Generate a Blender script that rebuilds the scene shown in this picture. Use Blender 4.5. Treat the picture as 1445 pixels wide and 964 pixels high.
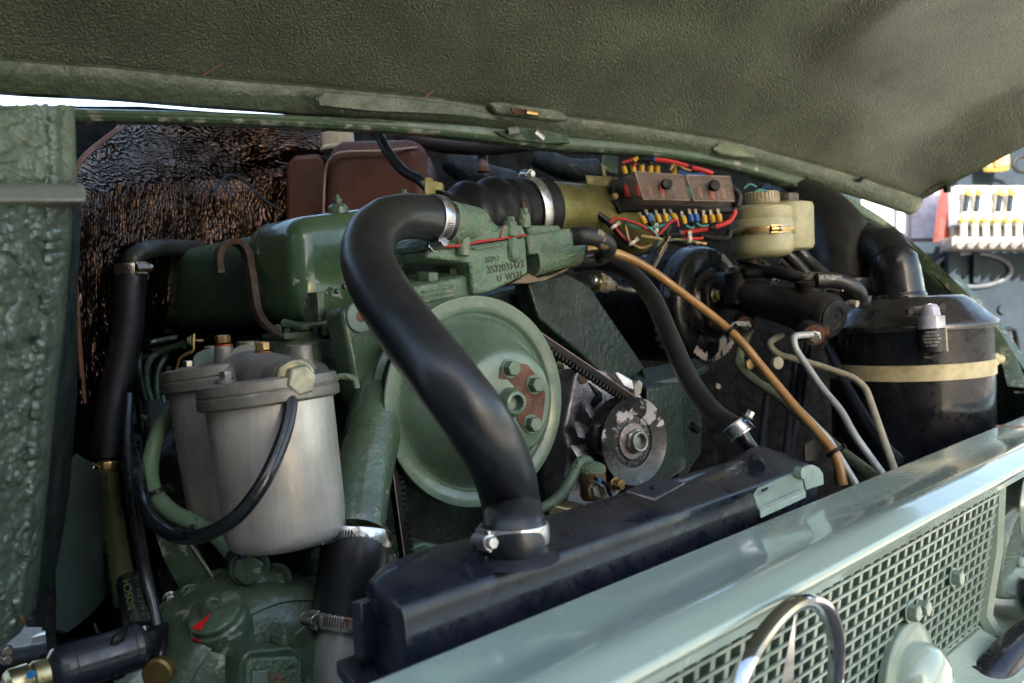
import bpy, bmesh, math, random
from mathutils import Vector, Matrix, noise
random.seed(7)
R = math.radians
scene = bpy.context.scene
for o in list(bpy.data.objects): bpy.data.objects.remove(o)
COL = scene.collection
FPX, CX, CY = 1250.0, 722.5, 482.0
# ---- truck frame seen from the camera: along = across the nose, front = out of the nose, up
def CV(px, py, d): return Vector(((px-CX)/FPX*d, -(py-CY)/FPX*d, -d))
_n0 = CV(510, 964, .52); _n1 = CV(1445, 585, 1.40)
Lc = (_n1-_n0).normalized()
Uc = Vector((-.09, .99, .07)); Uc = (Uc - Lc*Uc.dot(Lc)).normalized()
_fw = Vector((0, 0, -1))
Yw = (_fw - Uc*_fw.dot(Uc)).normalized(); Xw = Yw.cross(Uc)
RM = Matrix((Xw, Yw, Uc))                       # camera space -> world
CAMLOC = Vector((0, 0, 1.38))
cam_d = bpy.data.cameras.new('camera'); cam = bpy.data.objects.new('camera', cam_d); COL.objects.link(cam)
cam_d.sensor_width = 36; cam_d.lens = 36*FPX/1445; cam_d.clip_start = .02; cam_d.clip_end = 500
cam.matrix_world = Matrix.Translation(CAMLOC) @ RM.to_4x4()
cam_d.dof.use_dof = True; cam_d.dof.focus_distance = 1.0; cam_d.dof.aperture_fstop = 7.5
scene.camera = cam
# ---- light
SUN_EL, SUN_AZ = 25, 170        # azimuth from +Y towards +X: behind the camera; an unseen block added there keeps the lorry in shade
w = bpy.data.worlds.new('World'); scene.world = w; w.use_nodes = True
nt = w.node_tree; bg = nt.nodes['Background']; sky = nt.nodes.new('ShaderNodeTexSky'); sky.sky_type = 'NISHITA'
sky.sun_disc = False; sky.sun_elevation = R(SUN_EL); sky.sun_rotation = R(SUN_AZ); sky.dust_density = 2.0; sky.air_density = 1.0
tint = nt.nodes.new('ShaderNodeMix'); tint.data_type = 'RGBA'; tint.blend_type = 'MULTIPLY'; tint.inputs[0].default_value = 1; tint.inputs[7].default_value = (1, .97, .90, 1)
nt.links.new(sky.outputs[0], tint.inputs[6]); nt.links.new(tint.outputs[2], bg.inputs[0]); bg.inputs[1].default_value = .15
sl = bpy.data.lights.new('sun', 'SUN'); sl.energy = 5.0; sl.angle = R(.6); sl.color = (1, .93, .82)
so = bpy.data.objects.new('sun', sl); COL.objects.link(so)
sd = Vector((math.sin(R(SUN_AZ))*math.cos(R(SUN_EL)), math.cos(R(SUN_AZ))*math.cos(R(SUN_EL)), math.sin(R(SUN_EL))))
so.rotation_euler = sd.to_track_quat('Z', 'Y').to_euler(); so.location = (3, 3, 5)
vs = scene.view_settings; vs.view_transform = 'Standard'; vs.look = 'None'; vs.exposure = 2.2; vs.gamma = 1
scene.render.engine = 'CYCLES'
scene.cycles.max_bounces = 8; scene.cycles.transparent_max_bounces = 12

# ---- coordinates
def C(px, py, d): return CAMLOC + RM @ CV(px, py, d)
N0 = C(510, 964, .52); LV = RM @ Lc; UV = Vector((0, 0, 1)); FV = LV.cross(UV).normalized()
if (RM.transposed() @ FV).z < 0: FV = -FV       # front points towards the camera
def T(l, f, u): return N0 + LV*l + FV*f + UV*u
def ray(px, py): return (RM @ CV(px, py, 1.0))
def onp(px, py, a, n): r = ray(px, py); return CAMLOC + r*((a-CAMLOC).dot(n)/r.dot(n))
FH = Vector((FV.x, FV.y, 0)).normalized()
LN = LV - FV*0
def pf(px, py, f): return onp(px, py, N0+FV*f, FV)
def pu(px, py, u): return onp(px, py, N0+UV*u, LV.cross(FV))
def pl(px, py, l): n = FV.cross(UV).normalized(); return onp(px, py, N0+LV*l, n)
def dep(p): return -(RM.transposed() @ (p-CAMLOC)).z
def pix(p):
    v = RM.transposed() @ (p-CAMLOC); return (CX+v.x/-v.z*FPX, CY-v.y/-v.z*FPX, -v.z)
def luf(p):
    q = p-N0; f = q.dot(FV); l = (q.dot(LV)-q.z*LV.z)/(1-LV.z**2); return l, f, q.z-LV.z*l

# ---- materials
MATS = {}
def newmat(name):
    m = bpy.data.materials.new(name); m.use_nodes = True; return m, m.node_tree, m.node_tree.nodes['Principled BSDF']
def N(t, typ, **k):
    n = t.nodes.new(typ)
    for a, b in k.items():
        if a == 'ins':
            for i, v in b.items(): n.inputs[i].default_value = v
        else: setattr(n, a, b)
    return n
def ramp(t, src, a, b, ca=(0,0,0,1), cb=(1,1,1,1)):
    r = t.nodes.new('ShaderNodeValToRGB'); e = r.color_ramp.elements
    e[0].position = a; e[0].color = ca; e[1].position = b; e[1].color = cb
    t.links.new(src, r.inputs[0]); return r.outputs[0]
def mixc(t, fac, a, b, typ='MIX'):
    m = t.nodes.new('ShaderNodeMix'); m.data_type = 'RGBA'; m.blend_type = typ
    for s, v in ((m.inputs[0], fac), (m.inputs[6], a), (m.inputs[7], b)):
        if isinstance(v, bpy.types.NodeSocket): t.links.new(v, s)
        elif isinstance(v, (int, float)): s.default_value = v
        else: s.default_value = (*v[:3], 1)
    return m.outputs[2]
def mixf(t, fac, a, b):
    m = t.nodes.new('ShaderNodeMix'); m.data_type = 'FLOAT'
    for s, v in ((m.inputs[0], fac), (m.inputs[2], a), (m.inputs[3], b)):
        if isinstance(v, bpy.types.NodeSocket): t.links.new(v, s)
        else: s.default_value = v
    return m.outputs[0]
def noisetex(t, co, scale, detail=4, rough=.55, dist=0):
    n = N(t, 'ShaderNodeTexNoise', ins={'Scale': scale, 'Detail': detail, 'Roughness': rough, 'Distortion': dist}); t.links.new(co, n.inputs['Vector']); return n.outputs[0]
def surf(name, col, rough=.4, metal=0, var=.25, vscale=14, bump=.15, bscale=180, bdist=.001, wave=0, wscale=12,
         chip=0, chipcol=(.45,.43,.40), chipscale=28, dust=0, dustcol=(.23,.20,.16), coat=0, spec=.5, rvar=.15, edge=0, edgecol=(.4,.38,.35),
         fleck=0, fleckcol=(.3,.28,.2), fscale=260, stretch=None, rust=0, grime=.45, gscale=38, crough=.08):
    """general worn surface: colour variation, orange peel, chips, dust on top faces, worn edges"""
    if name in MATS: return MATS[name]
    m, t, b = newmat(name); tc = N(t, 'ShaderNodeTexCoord'); co = tc.outputs['Object']
    if stretch:
        mp = N(t, 'ShaderNodeMapping'); mp.inputs['Scale'].default_value = stretch; t.links.new(co, mp.inputs[0]); co2 = mp.outputs[0]
    else: co2 = co
    nv = noisetex(t, co, vscale, 6, .6)
    dark = tuple(c*(1-var) for c in col); light = tuple(min(1, c*(1+var)) for c in col)
    c = ramp(t, nv, .3, .7, (*dark, 1), (*light, 1)); r = mixf(t, nv, max(.03, rough-rvar), rough+rvar); mt = None
    if grime:
        g1 = noisetex(t, co2 if stretch else co, gscale, 9, .72, .4); gm = ramp(t, g1, .32, .62, (1-grime*.75,)*3+(1,), (1+0*grime,)*3+(1,)); c = mixc(t, 1.0, c, gm, 'MULTIPLY'); r = mixf(t, ramp(t, g1, .35, .65), min(1, rough+rvar+.18), max(.03, rough-rvar))
    if fleck:
        nf = noisetex(t, co, fscale, 2, .5); fm = ramp(t, nf, .66-fleck*.1, .70)
        c = mixc(t, fm, c, fleckcol)
    if chip:
        nc = noisetex(t, co, chipscale, 7, .62, .3); big = noisetex(t, co, chipscale*.22, 2)
        mm = N(t, 'ShaderNodeMath', operation='MULTIPLY'); t.links.new(nc, mm.inputs[0]); t.links.new(big, mm.inputs[1])
        th = .375-.09*chip; cm = ramp(t, mm.outputs[0], th, th+.012); c = mixc(t, cm, c, chipcol); r = mixf(t, cm, r, .55)
    if rust:
        nr = noisetex(t, co, 22, 8, .7); rm = ramp(t, nr, .62-.12*rust, .72-.12*rust); c = mixc(t, rm, c, (.16,.055,.025)); r = mixf(t, rm, r, .8)
    if edge:
        g = N(t, 'ShaderNodeNewGeometry'); ne = noisetex(t, co, 60, 3)
        mm = N(t, 'ShaderNodeMath', operation='MULTIPLY'); pe = ramp(t, g.outputs['Pointiness'], .53, .60); t.links.new(pe, mm.inputs[0]); t.links.new(ramp(t, ne, .62-.25*edge, .7), mm.inputs[1])
        c = mixc(t, mm.outputs[0], c, edgecol)
    if dust:
        g = N(t, 'ShaderNodeNewGeometry'); s = N(t, 'ShaderNodeSeparateXYZ'); t.links.new(g.outputs['Normal'], s.inputs[0])
        up = ramp(t, s.outputs[2], -.1, 1.0); nd = ramp(t, noisetex(t, co, 30, 7, .7), .35, .7)
        mm = N(t, 'ShaderNodeMath', operation='MULTIPLY'); t.links.new(up, mm.inputs[0]); t.links.new(nd, mm.inputs[1])
        m2 = N(t, 'ShaderNodeMath', operation='MULTIPLY'); t.links.new(mm.outputs[0], m2.inputs[0]); m2.inputs[1].default_value = dust
        c = mixc(t, m2.outputs[0], c, dustcol); r = mixf(t, m2.outputs[0], r, .85)
    t.links.new(c, b.inputs['Base Color']); t.links.new(r, b.inputs['Roughness']); b.inputs['Metallic'].default_value = metal
    b.inputs['Coat Weight'].default_value = coat; b.inputs['Coat Roughness'].default_value = crough; b.inputs['Specular IOR Level'].default_value = spec
    nrm = None
    if wave:
        bw = N(t, 'ShaderNodeBump', ins={'Strength': wave, 'Distance': .02}); t.links.new(noisetex(t, co, wscale, 2), bw.inputs['Height']); nrm = bw.outputs[0]
    if bump:
        bn = N(t, 'ShaderNodeBump', ins={'Strength': min(1, bump*1.7), 'Distance': bdist*1.6}); t.links.new(noisetex(t, co2, bscale, 3, .6), bn.inputs['Height'])
        if nrm: t.links.new(nrm, bn.inputs['Normal'])
        nrm = bn.outputs[0]
    if nrm: t.links.new(nrm, b.inputs['Normal'])
    MATS[name] = m; return m
def glassy(name, col, rough, alpha_mix=.5, bumpy=.2):
    m, t, b = newmat(name); tc = N(t, 'ShaderNodeTexCoord')
    nv = noisetex(t, tc.outputs['Object'], 60, 6, .7)
    b.inputs['Base Color'].default_value = (*col, 1); b.inputs['Roughness'].default_value = rough; b.inputs['IOR'].default_value = 1.49
    t.links.new(ramp(t, nv, .3, .75, (alpha_mix*.7,)*3+(1,), (min(1, alpha_mix*1.3),)*3+(1,)), b.inputs['Alpha'])
    return m
M_nose = surf('pale_green_paint', (.36,.455,.39), .12, var=.03, bump=.02, bscale=200, grime=.06, gscale=9, wave=.008, wscale=4, coat=1, rvar=.03, chip=.0, vscale=3)
M_grille = surf('pale_green_grille_paint', (.21,.28,.235), .3, var=.12, grime=.25, bump=.1, bscale=150, coat=.3, dust=.15)
M_body = surf('body_green_paint', (.06,.10,.055), .33, var=.15, bump=.25, bscale=90, bdist=.002, coat=.3, edge=.3, chip=-.1, chipcol=(.3,.28,.22), dust=.15)
M_fender = surf('outer_fender_paint', (.33,.42,.38), .14, var=.04, bump=.02, coat=.6)
M_eng = surf('engine_green_paint', (.066,.112,.066), .24, var=.28, vscale=14, bump=.25, bscale=90, bdist=.003, coat=.3, edge=.7, edgecol=(.22,.27,.2), chip=.22, chipscale=60, chipcol=(.30,.32,.28), dust=.25, dustcol=(.13,.12,.08), rust=.0)
M_cast = surf('pale_engine_green_casting', (.125,.205,.13), .32, var=.16, vscale=24, bump=.5, bscale=190, bdist=.003, coat=.15, edge=.8, edgecol=(.3,.26,.18), chip=.3, chipcol=(.22,.14,.08), rust=.12)
M_pul = surf('pulley_green_paint', (.105,.165,.115), .24, var=.2, vscale=14, bump=.15, bscale=60, bdist=.002, coat=.4, chip=.05, rust=0, dust=.1)
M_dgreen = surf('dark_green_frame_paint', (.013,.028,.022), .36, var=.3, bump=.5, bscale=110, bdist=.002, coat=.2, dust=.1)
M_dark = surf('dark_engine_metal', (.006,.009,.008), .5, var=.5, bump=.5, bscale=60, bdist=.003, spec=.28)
M_oldg = surf('grimy_green_metal', (.06,.10,.065), .42, var=.5, bump=.5, bscale=60, bdist=.003, dust=.3, rust=.2, coat=.2)
M_rub = surf('black_rubber', (.0045,.005,.0065), .42, var=.25, bump=.12, bscale=220, bdist=.0008, dust=.2, dustcol=(.07,.065,.06), rvar=.1, chip=.0, spec=.28)
M_rub2 = surf('ribbed_black_rubber', (.006,.006,.007), .42, var=.3, bump=.2, bscale=90, dust=.15, dustcol=(.06,.05,.045), spec=.28)
M_blk = surf('gloss_black_paint', (.0055,.006,.009), .22, var=.3, bump=.12, bscale=60, bdist=.0012, coat=.3, dust=.08, dustcol=(.08,.07,.06), grime=.15, spec=.28)
M_blkchip = surf('chipped_black_paint', (.005,.005,.006), .25, var=.3, bump=.2, bscale=70, chip=.12, chipcol=(.40,.36,.33), chipscale=16, coat=.2, dust=.1, spec=.28)
M_rad = surf('radiator_black_paint', (.006,.008,.018), .24, var=.3, bump=.15, bscale=60, dust=.38, dustcol=(.05,.048,.045), coat=.35, grime=.25, spec=.35)
M_castblk = surf('cast_black_metal', (.006,.006,.007), .45, var=.4, bump=.6, bscale=300, bdist=.001, dust=.5, dustcol=(.085,.072,.06), rust=.08, spec=.28)
M_alu = surf('satin_aluminium_bowl', (.66,.62,.57), .38, .5, var=.25, vscale=16, grime=.5, gscale=22, bump=.12, bscale=200, rvar=.1, rust=0, dust=0, stretch=(1,1,.1))
M_alucast = surf('grey_cast_aluminium', (.30,.28,.25), .40, .55, var=.3, vscale=30, bump=.2, bscale=420, bdist=.0006, dust=.2, dustcol=(.14,.11,.08))
M_steel = surf('bright_steel', (.58,.58,.56), .22, 1, var=.15, bump=.05, bscale=200)
M_band = surf('clamp_band_steel', (.62,.61,.60), .25, 1, var=.12, vscale=50, bump=.08, bscale=300, rust=.0)
M_oldband = surf('dull_clamp_steel', (.30,.27,.24), .35, 1, var=.3, vscale=60, bump=.2, rust=.1)
M_zinc = surf('yellow_zinc_steel', (.42,.36,.20), .33, .9, var=.4, vscale=60, bump=.1, dust=.15)
M_brass = surf('brass', (.55,.38,.17), .3, 1, var=.25, vscale=60)
M_chrome = surf('chrome', (.78,.79,.8), .04, 1, var=.02, bump=0, rvar=.02)
M_rusty = surf('rusty_brown_steel', (.12,.05,.028), .7, .0, var=.45, vscale=80, bump=.4, bscale=300)
M_hook = surf('worn_lifting_steel', (.11,.07,.05), .5, .3, var=.4, vscale=60, bump=.3, edge=1, edgecol=(.5,.4,.32))
M_olive = surf('olive_passivated_pipe', (.22,.235,.15), .28, .5, var=.2, vscale=20, bump=.05)
M_greypipe = surf('light_grey_pipe', (.42,.44,.43), .3, .25, var=.12, vscale=20, bump=.04)
M_beigepipe = surf('beige_pipe', (.42,.38,.29), .38, .1, var=.15, vscale=20, bump=.04)
M_bhose = surf('amber_plastic_hose', (.36,.185,.055), .28, var=.15, vscale=20, bump=.04, coat=.3)
M_tank = surf('amber_brown_tank', (.050,.014,.005), .42, var=.3, vscale=7, bump=.05, bscale=20, spec=.3, grime=.2)
M_cream = surf('aged_cream_plastic', (.36,.34,.20), .38, var=.15, vscale=12, bump=.05, dust=.2, dustcol=(.3,.25,.12))
M_strap = surf('cream_painted_band', (.50,.44,.26), .42, var=.1, bump=.05, edge=.4, edgecol=(.2,.12,.05))
M_yel = surf('yellow_plastic', (.62,.36,.012), .4, var=.12, bump=.02); M_blu = surf('blue_plastic', (.015,.10,.38), .4, var=.1, bump=.02)
M_red = surf('red_insulation', (.55,.025,.022), .38, var=.1, bump=.02); M_teal = surf('teal_insulation', (.06,.30,.27), .4, var=.1, bump=.02)
M_tan = surf('tan_insulation', (.42,.27,.12), .45, var=.2, bump=.02); M_wblk = surf('black_insulation', (.008,.008,.009), .4, bump=.02, spec=.28)
M_wgreen = surf('green_insulation', (.10,.16,.06), .4, bump=.02); M_white = surf('white_nylon', (.62,.58,.5), .45, bump=.02)
M_redseal = surf('red_sealant', (.45,.03,.02), .4, var=.2, bump=.5, bscale=200); M_bluep = surf('blue_paint_mark', (.02,.25,.6), .4, bump=0)
M_redp = surf('red_paint_mark', (.7,.02,.02), .35, bump=0)
M_print = surf('white_print', (.6,.6,.6), .5, bump=0); M_gprint = surf('green_print', (.13,.22,.06), .5, bump=0)
M_ygrn = surf('yellow_green_plastic', (.28,.24,.06), .45, bump=.1)
M_clear = glassy('smoky_clear_plastic', (.50,.38,.30), .13, .22)
M_lens = glassy('clear_violet_plastic', (.62,.62,.72), .08, .45)
M_core = surf('radiator_core', (.008,.009,.01), .6, bump=.3, spec=.28)
M_silver = surf('silver_sheet', (.5,.5,.5), .35, .6, var=.2)
M_asphalt = surf('asphalt', (.07,.068,.065), .85, var=.3, vscale=3, bump=.5, bscale=120, bdist=.004)
M_bounce = surf('bounce_concrete', (.58,.53,.45), .85, var=.12, vscale=2, bump=.2, bscale=40)
M_gs = surf('bonnet_pad', (.17,.21,.13), .5, bump=.1, fleck=.25, fleckcol=(.03,.03,.02), fscale=300)

def foilmat(name, st, col=(.085,.05,.036)):
    m, t, b = newmat(name); tc = N(t, 'ShaderNodeTexCoord'); mp = N(t, 'ShaderNodeMapping'); mp.inputs['Scale'].default_value = st; t.links.new(tc.outputs['Object'], mp.inputs[0])
    wn = N(t, 'ShaderNodeTexNoise', ins={'Scale': 22.0, 'Detail': 2.0}); t.links.new(mp.outputs[0], wn.inputs['Vector'])
    ad = N(t, 'ShaderNodeMix'); ad.data_type = 'VECTOR'; ad.inputs[0].default_value = .045; t.links.new(mp.outputs[0], ad.inputs[4]); t.links.new(wn.outputs[1], ad.inputs[5])
    v1 = N(t, 'ShaderNodeTexVoronoi', ins={'Scale': 185.0}); t.links.new(ad.outputs[1], v1.inputs['Vector'])
    b1 = N(t, 'ShaderNodeBump', ins={'Strength': .9, 'Distance': .0042}); t.links.new(v1.outputs['Distance'], b1.inputs['Height'])
    b2 = N(t, 'ShaderNodeBump', ins={'Strength': .8, 'Distance': .02}); t.links.new(noisetex(t, tc.outputs['Object'], 18, 3), b2.inputs['Height']); t.links.new(b1.outputs[0], b2.inputs['Normal'])
    nv = noisetex(t, tc.outputs['Object'], 11, 6, .7); t.links.new(ramp(t, nv, .35, .7, tuple(c*.25 for c in col)+(1,), tuple(c*1.6 for c in col)+(1,)), b.inputs['Base Color'])
    t.links.new(mixf(t, nv, .34, .16), b.inputs['Roughness']); b.inputs['Metallic'].default_value = 1; t.links.new(b2.outputs[0], b.inputs['Normal']); return m
# ---- mesh building
def smooth_path(pts, n=8):
    pts = [Vector(p) for p in pts]
    if len(pts) == 2: return [pts[0].lerp(pts[1], i/n) for i in range(n+1)]
    out = []; P = [pts[0]*2-pts[1]] + pts + [pts[-1]*2-pts[-2]]
    for i in range(1, len(P)-2):
        a, b, c, d = P[i-1:i+3]
        for k in range(n):
            t = k/n; out.append(.5*((2*b)+(-a+c)*t+(2*a-5*b+4*c-d)*t*t+(-a+3*b-3*c+d)*t**3))
    out.append(pts[-1]); return out
def lin_path(pts, r=.02, n=5):
    """polyline with rounded corners of radius r"""
    pts = [Vector(p) for p in pts]; out = [pts[0]]
    for i in range(1, len(pts)-1):
        a, b, c = pts[i-1:i+2]; rr = min(r, (a-b).length*.45, (c-b).length*.45)
        p = b+(a-b).normalized()*rr; q = b+(c-b).normalized()*rr
        for k in range(n+1):
            t = k/n; out.append(p*(1-t)**2+b*2*t*(1-t)+q*t*t)
    out.append(pts[-1]); return out
def perp(ax):
    ax = ax.normalized(); h = Vector((0, 0, 1)) if abs(ax.z) < .9 else Vector((1, 0, 0))
    x = h.cross(ax).normalized(); return x, ax.cross(x).normalized()
class MB:
    def __init__(s): s.bm = bmesh.new()
    def face(s, vs):
        try: return s.bm.faces.new(vs)
        except ValueError: return None
    def grid(s, rows, closed=False, cap=False):
        V = [[s.bm.verts.new(p) for p in r] for r in rows]
        for a, b in zip(V, V[1:]):
            m = len(a)
            for i in range(m if closed else m-1): s.face((a[i], a[(i+1) % m], b[(i+1) % m], b[i]))
        if cap: s.face(V[0][::-1]); s.face(V[-1])
        return s
    def tube(s, path, r, seg=16, cap=True, wob=0):
        n = len(path); rows = []; x = None
        for i, p in enumerate(path):
            tdir = (path[min(i+1, n-1)]-path[max(i-1, 0)]).normalized()
            if x is None: x, y = perp(tdir)
            else: x = (x-tdir*x.dot(tdir)).normalized(); y = tdir.cross(x)
            rr = r(i/(n-1)) if callable(r) else (r[0]+(r[-1]-r[0])*i/(n-1) if isinstance(r, (list, tuple)) else r)
            row = []
            for k in range(seg):
                a = 2*math.pi*k/seg; q = rr*(1+wob*noise.noise(p*25+Vector((math.cos(a), math.sin(a), 0)))) if wob else rr
                row.append(p+x*(math.cos(a)*q)+y*(math.sin(a)*q))
            rows.append(row)
        return s.grid(rows, True, cap)
    def lathe(s, o, ax, prof, seg=32, cap=True, a0=0):
        ax = ax.normalized(); x, y = perp(ax); rows = []
        for t, r in prof:
            r = max(r, 1e-5); rows.append([o+ax*t+x*(math.cos(a0+2*math.pi*k/seg)*r)+y*(math.sin(a0+2*math.pi*k/seg)*r) for k in range(seg)])
        return s.grid(rows, True, cap)
    def hexa(s, o, ax, r, h, a0=0, dome=.12):
        return s.lathe(o, ax, [(0, r), (h*(1-dome), r), (h, r*.88)], 6, True, a0)
    def prism(s, pts, vec):
        a = [s.bm.verts.new(p) for p in pts]; b = [s.bm.verts.new(p+vec) for p in pts]; n = len(pts)
        s.face(a); s.face(b[::-1])
        for i in range(n): s.face((a[(i+1) % n], a[i], b[i], b[(i+1) % n]))
        return s
    def box(s, c, ax, size):
        x, y, z = [v.normalized()*h/2 for v, h in zip(ax, size)]
        p = [c-x-y-z, c+x-y-z, c+x+y-z, c-x+y-z]; return s.prism(p, z*2)
    def loft(s, secs, cap=True): return s.grid(secs, True, cap)
    def sheet(s, rows, th, nrm=None):
        """open surface with thickness: rows of points; offset along averaged normal"""
        nr, nc = len(rows), len(rows[0]); off = []
        for i in range(nr):
            o = []
            for j in range(nc):
                du = rows[i][min(j+1, nc-1)]-rows[i][max(j-1, 0)]; dv = rows[min(i+1, nr-1)][j]-rows[max(i-1, 0)][j]
                nn = du.cross(dv); nn = nn.normalized() if nn.length > 1e-12 else Vector((0, 0, 1)); o.append(rows[i][j]+nn*th)
            off.append(o)
        A = [[s.bm.verts.new(p) for p in r] for r in rows]; B = [[s.bm.verts.new(p) for p in r] for r in off]
        for i in range(nr-1):
            for j in range(nc-1):
                s.face((A[i][j], A[i][j+1], A[i+1][j+1], A[i+1][j])); s.face((B[i][j], B[i+1][j], B[i+1][j+1], B[i][j+1]))
        for j in range(nc-1):
            s.face((A[0][j], B[0][j], B[0][j+1], A[0][j+1])); s.face((A[-1][j], A[-1][j+1], B[-1][j+1], B[-1][j]))
        for i in range(nr-1):
            s.face((A[i][0], A[i+1][0], B[i+1][0], B[i][0])); s.face((A[i][-1], B[i][-1], B[i+1][-1], A[i+1][-1]))
        return s
    def build(s, name, mat, parent=None, bevel=0, bseg=2, ang=35, flat=False, label=None):
        bm = s.bm; bmesh.ops.recalc_face_normals(bm, faces=bm.faces)
        root = parent
        if parent is not None:
            org = parent['_org']; org = Vector(org)
        else:
            lo = Vector([min(v.co[i] for v in bm.verts) for i in range(3)]); hi = Vector([max(v.co[i] for v in bm.verts) for i in range(3)])
            org = Vector(((lo.x+hi.x)/2, (lo.y+hi.y)/2, lo.z))
        bmesh.ops.translate(bm, verts=bm.verts, vec=-org)
        me = bpy.data.meshes.new(name); bm.to_mesh(me); bm.free(); me.materials.append(mat)
        if not flat:
            me.polygons.foreach_set('use_smooth', [True]*len(me.polygons))
            me.set_sharp_from_angle(angle=R(ang))
        o = bpy.data.objects.new(name, me); COL.objects.link(o); o['_org'] = tuple(org)
        if parent is not None: o.parent = parent
        else: o.location = org
        if parent is not None: o.location = (0, 0, 0)
        if bevel:
            md = o.modifiers.new('bevel', 'BEVEL'); md.width = bevel; md.segments = bseg; md.limit_method = 'ANGLE'; md.angle_limit = R(32)
        if label: o['label'] = label
        return o
def thing(name, loc, label, cat, group=None):
    o = bpy.data.objects.new(name, None); COL.objects.link(o); o.location = loc; o['_org'] = tuple(loc); o.empty_display_size = .02
    o['label'] = label; o['category'] = cat
    if group: o['group'] = group
    return o
def tag(o, label, cat, group=None):
    o['label'] = label; o['category'] = cat
    if group: o['group'] = group
    return o
def struct(o, kind='structure'): o['kind'] = kind; return o
def text(name, s, size, origin, xdir, ydir, mat, parent, ext=.0004, label=None):
    cu = bpy.data.curves.new(name, 'FONT'); cu.body = s; cu.size = size; cu.extrude = ext; cu.align_x = 'CENTER'; cu.align_y = 'CENTER'
    to = bpy.data.objects.new(name, cu); COL.objects.link(to); dg = bpy.context.evaluated_depsgraph_get(); me = bpy.data.meshes.new_from_object(to.evaluated_get(dg)); bpy.data.objects.remove(to)
    x = xdir.normalized(); z = x.cross(ydir).normalized(); y = z.cross(x); org = Vector(parent['_org'])
    M = Matrix((( x.x, y.x, z.x, 0), (x.y, y.y, z.y, 0), (x.z, y.z, z.z, 0), (0, 0, 0, 1)))
    me.transform(Matrix.Translation(origin-org) @ M); me.materials.clear(); me.materials.append(mat)
    o = bpy.data.objects.new(name, me); COL.objects.link(o); o.parent = parent; o['_org'] = tuple(org); return o
CG = None
def bolt(parent, p, ax, r, h, mat=M_cast, name='bolt', washer=True, a0=None, wm=None):
    b = MB(); ax = ax.normalized()
    if washer: b.lathe(p, ax, [(0, r*1.25), (r*.18, r*1.25)], 20)
    b.hexa(p+ax*r*.18, ax, r, h, random.random() if a0 is None else a0)
    return b.build(name, mat, parent, bevel=r*.06)
def clamp(p, ax, r, wdt, side, label, mat=M_band, slots=True, group='hose clamps', smat=None):
    """worm drive clamp: band, screw housing, screw, slots; side = direction of the housing"""
    ax = ax.normalized(); side = (side-ax*side.dot(ax)).normalized(); tg = ax.cross(side).normalized()
    t = thing('hose_clamp', p, label, 'hose clamp', group)
    b = MB(); b.lathe(p-ax*wdt/2, ax, [(0, r*.99), (0, r*1.04+.0006), (wdt*.08, r*1.045+.0009), (wdt*.5, r*1.05+.001), (wdt*.92, r*1.045+.0009), (wdt, r*1.04+.0006), (wdt, r*.99)], 48, False); bnd = b.build('band', mat, t)
    R1 = r*1.05+.001; hp = p+side*(R1+wdt*.18)
    b = MB(); hl = wdt*1.1
    b.box(p+side*(R1+.0012), (ax, tg, side), (wdt*1.12, hl, .003)); b.tube([hp-tg*hl*.5, hp+tg*hl*.5], wdt*.36, 14); hsg = b.build('screw_housing', mat, t, bevel=.0006)
    b = MB(); b.hexa(hp+tg*hl*.5, tg, wdt*.34, wdt*.45); b.lathe(hp+tg*(hl*.5+wdt*.05), tg, [(0, wdt*.42), (wdt*.08, wdt*.42)], 18); b.build('screw', smat or M_steel, hsg, bevel=.0004)
    if slots:
        b = MB()
        for k in range(9):
            a = (.42+k*.075); dr = side*math.cos(a)+tg*math.sin(-a) ; q = p+dr*(R1+.0003); t2 = ax.cross(dr).normalized()
            b.box(q, (ax, t2, dr), (wdt*.55, r*.03, .0006))
        b.build('slots', M_wblk, bnd)['kind'] = 'stuff'
    return t
def hose(name, pts, r, mat, label, cat='hose', seg=20, n=10, straight=False, cornr=.02, parent=None, wob=0, group=None):
    path = lin_path(pts, cornr) if straight else smooth_path(pts, n)
    o = MB().tube(path, r, seg, True, wob).build(name, mat, parent)
    if parent is None: tag(o, label, cat, group)
    return o
def ziptie(p, ax, r, label, mat=M_wblk, tail=None, group='cable ties'):
    ax = ax.normalized(); x, y = perp(ax); b = MB(); t = thing('cable_tie', p, label, 'cable tie', group)
    b.lathe(p-ax*.002, ax, [(0, r), (0, r*1.12), (.0045, r*1.12), (.0045, r)], 24, False); b.build('strap', mat, t)
    v = tail or x; v = (v-ax*v.dot(ax)).normalized(); MB().box(p+v*(r*1.12+.002), (ax, v, ax.cross(v)), (.006, .005, .006)).build('lock_head', mat, t, bevel=.0006); return t
# ================= SETTING =================
g = MB(); g.grid([[Vector((x, y, 0)) for x in (-60, 0, 60)] for y in (-60, 0, 60)]); struct(g.build('ground', M_asphalt))
g = MB(); g.grid([[Vector((x, y, .004)) for x in (1.7, 14)] for y in (-12, 0, 30)]); struct(g.build('bounce_apron', M_bounce))  # pale unseen ground added to bounce sunlight up onto the bonnet
b = MB(); b.prism([Vector((-9, -2.6, 0)), Vector((1.95, -2.6, 0)), Vector((1.95, -2.6, 4.4)), Vector((-9, -2.6, 4.4))], Vector((0, -5, 0))); tag(b.build('shade_block', surf('shade_block_grey', (.14,.13,.12), .8, var=.2, vscale=2, bump=.3, bscale=20)), 'plain unseen block added behind the photographer to shade the lorry', 'shade_block')  # unseen block, added to keep sun and low sky off the lorry
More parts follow.
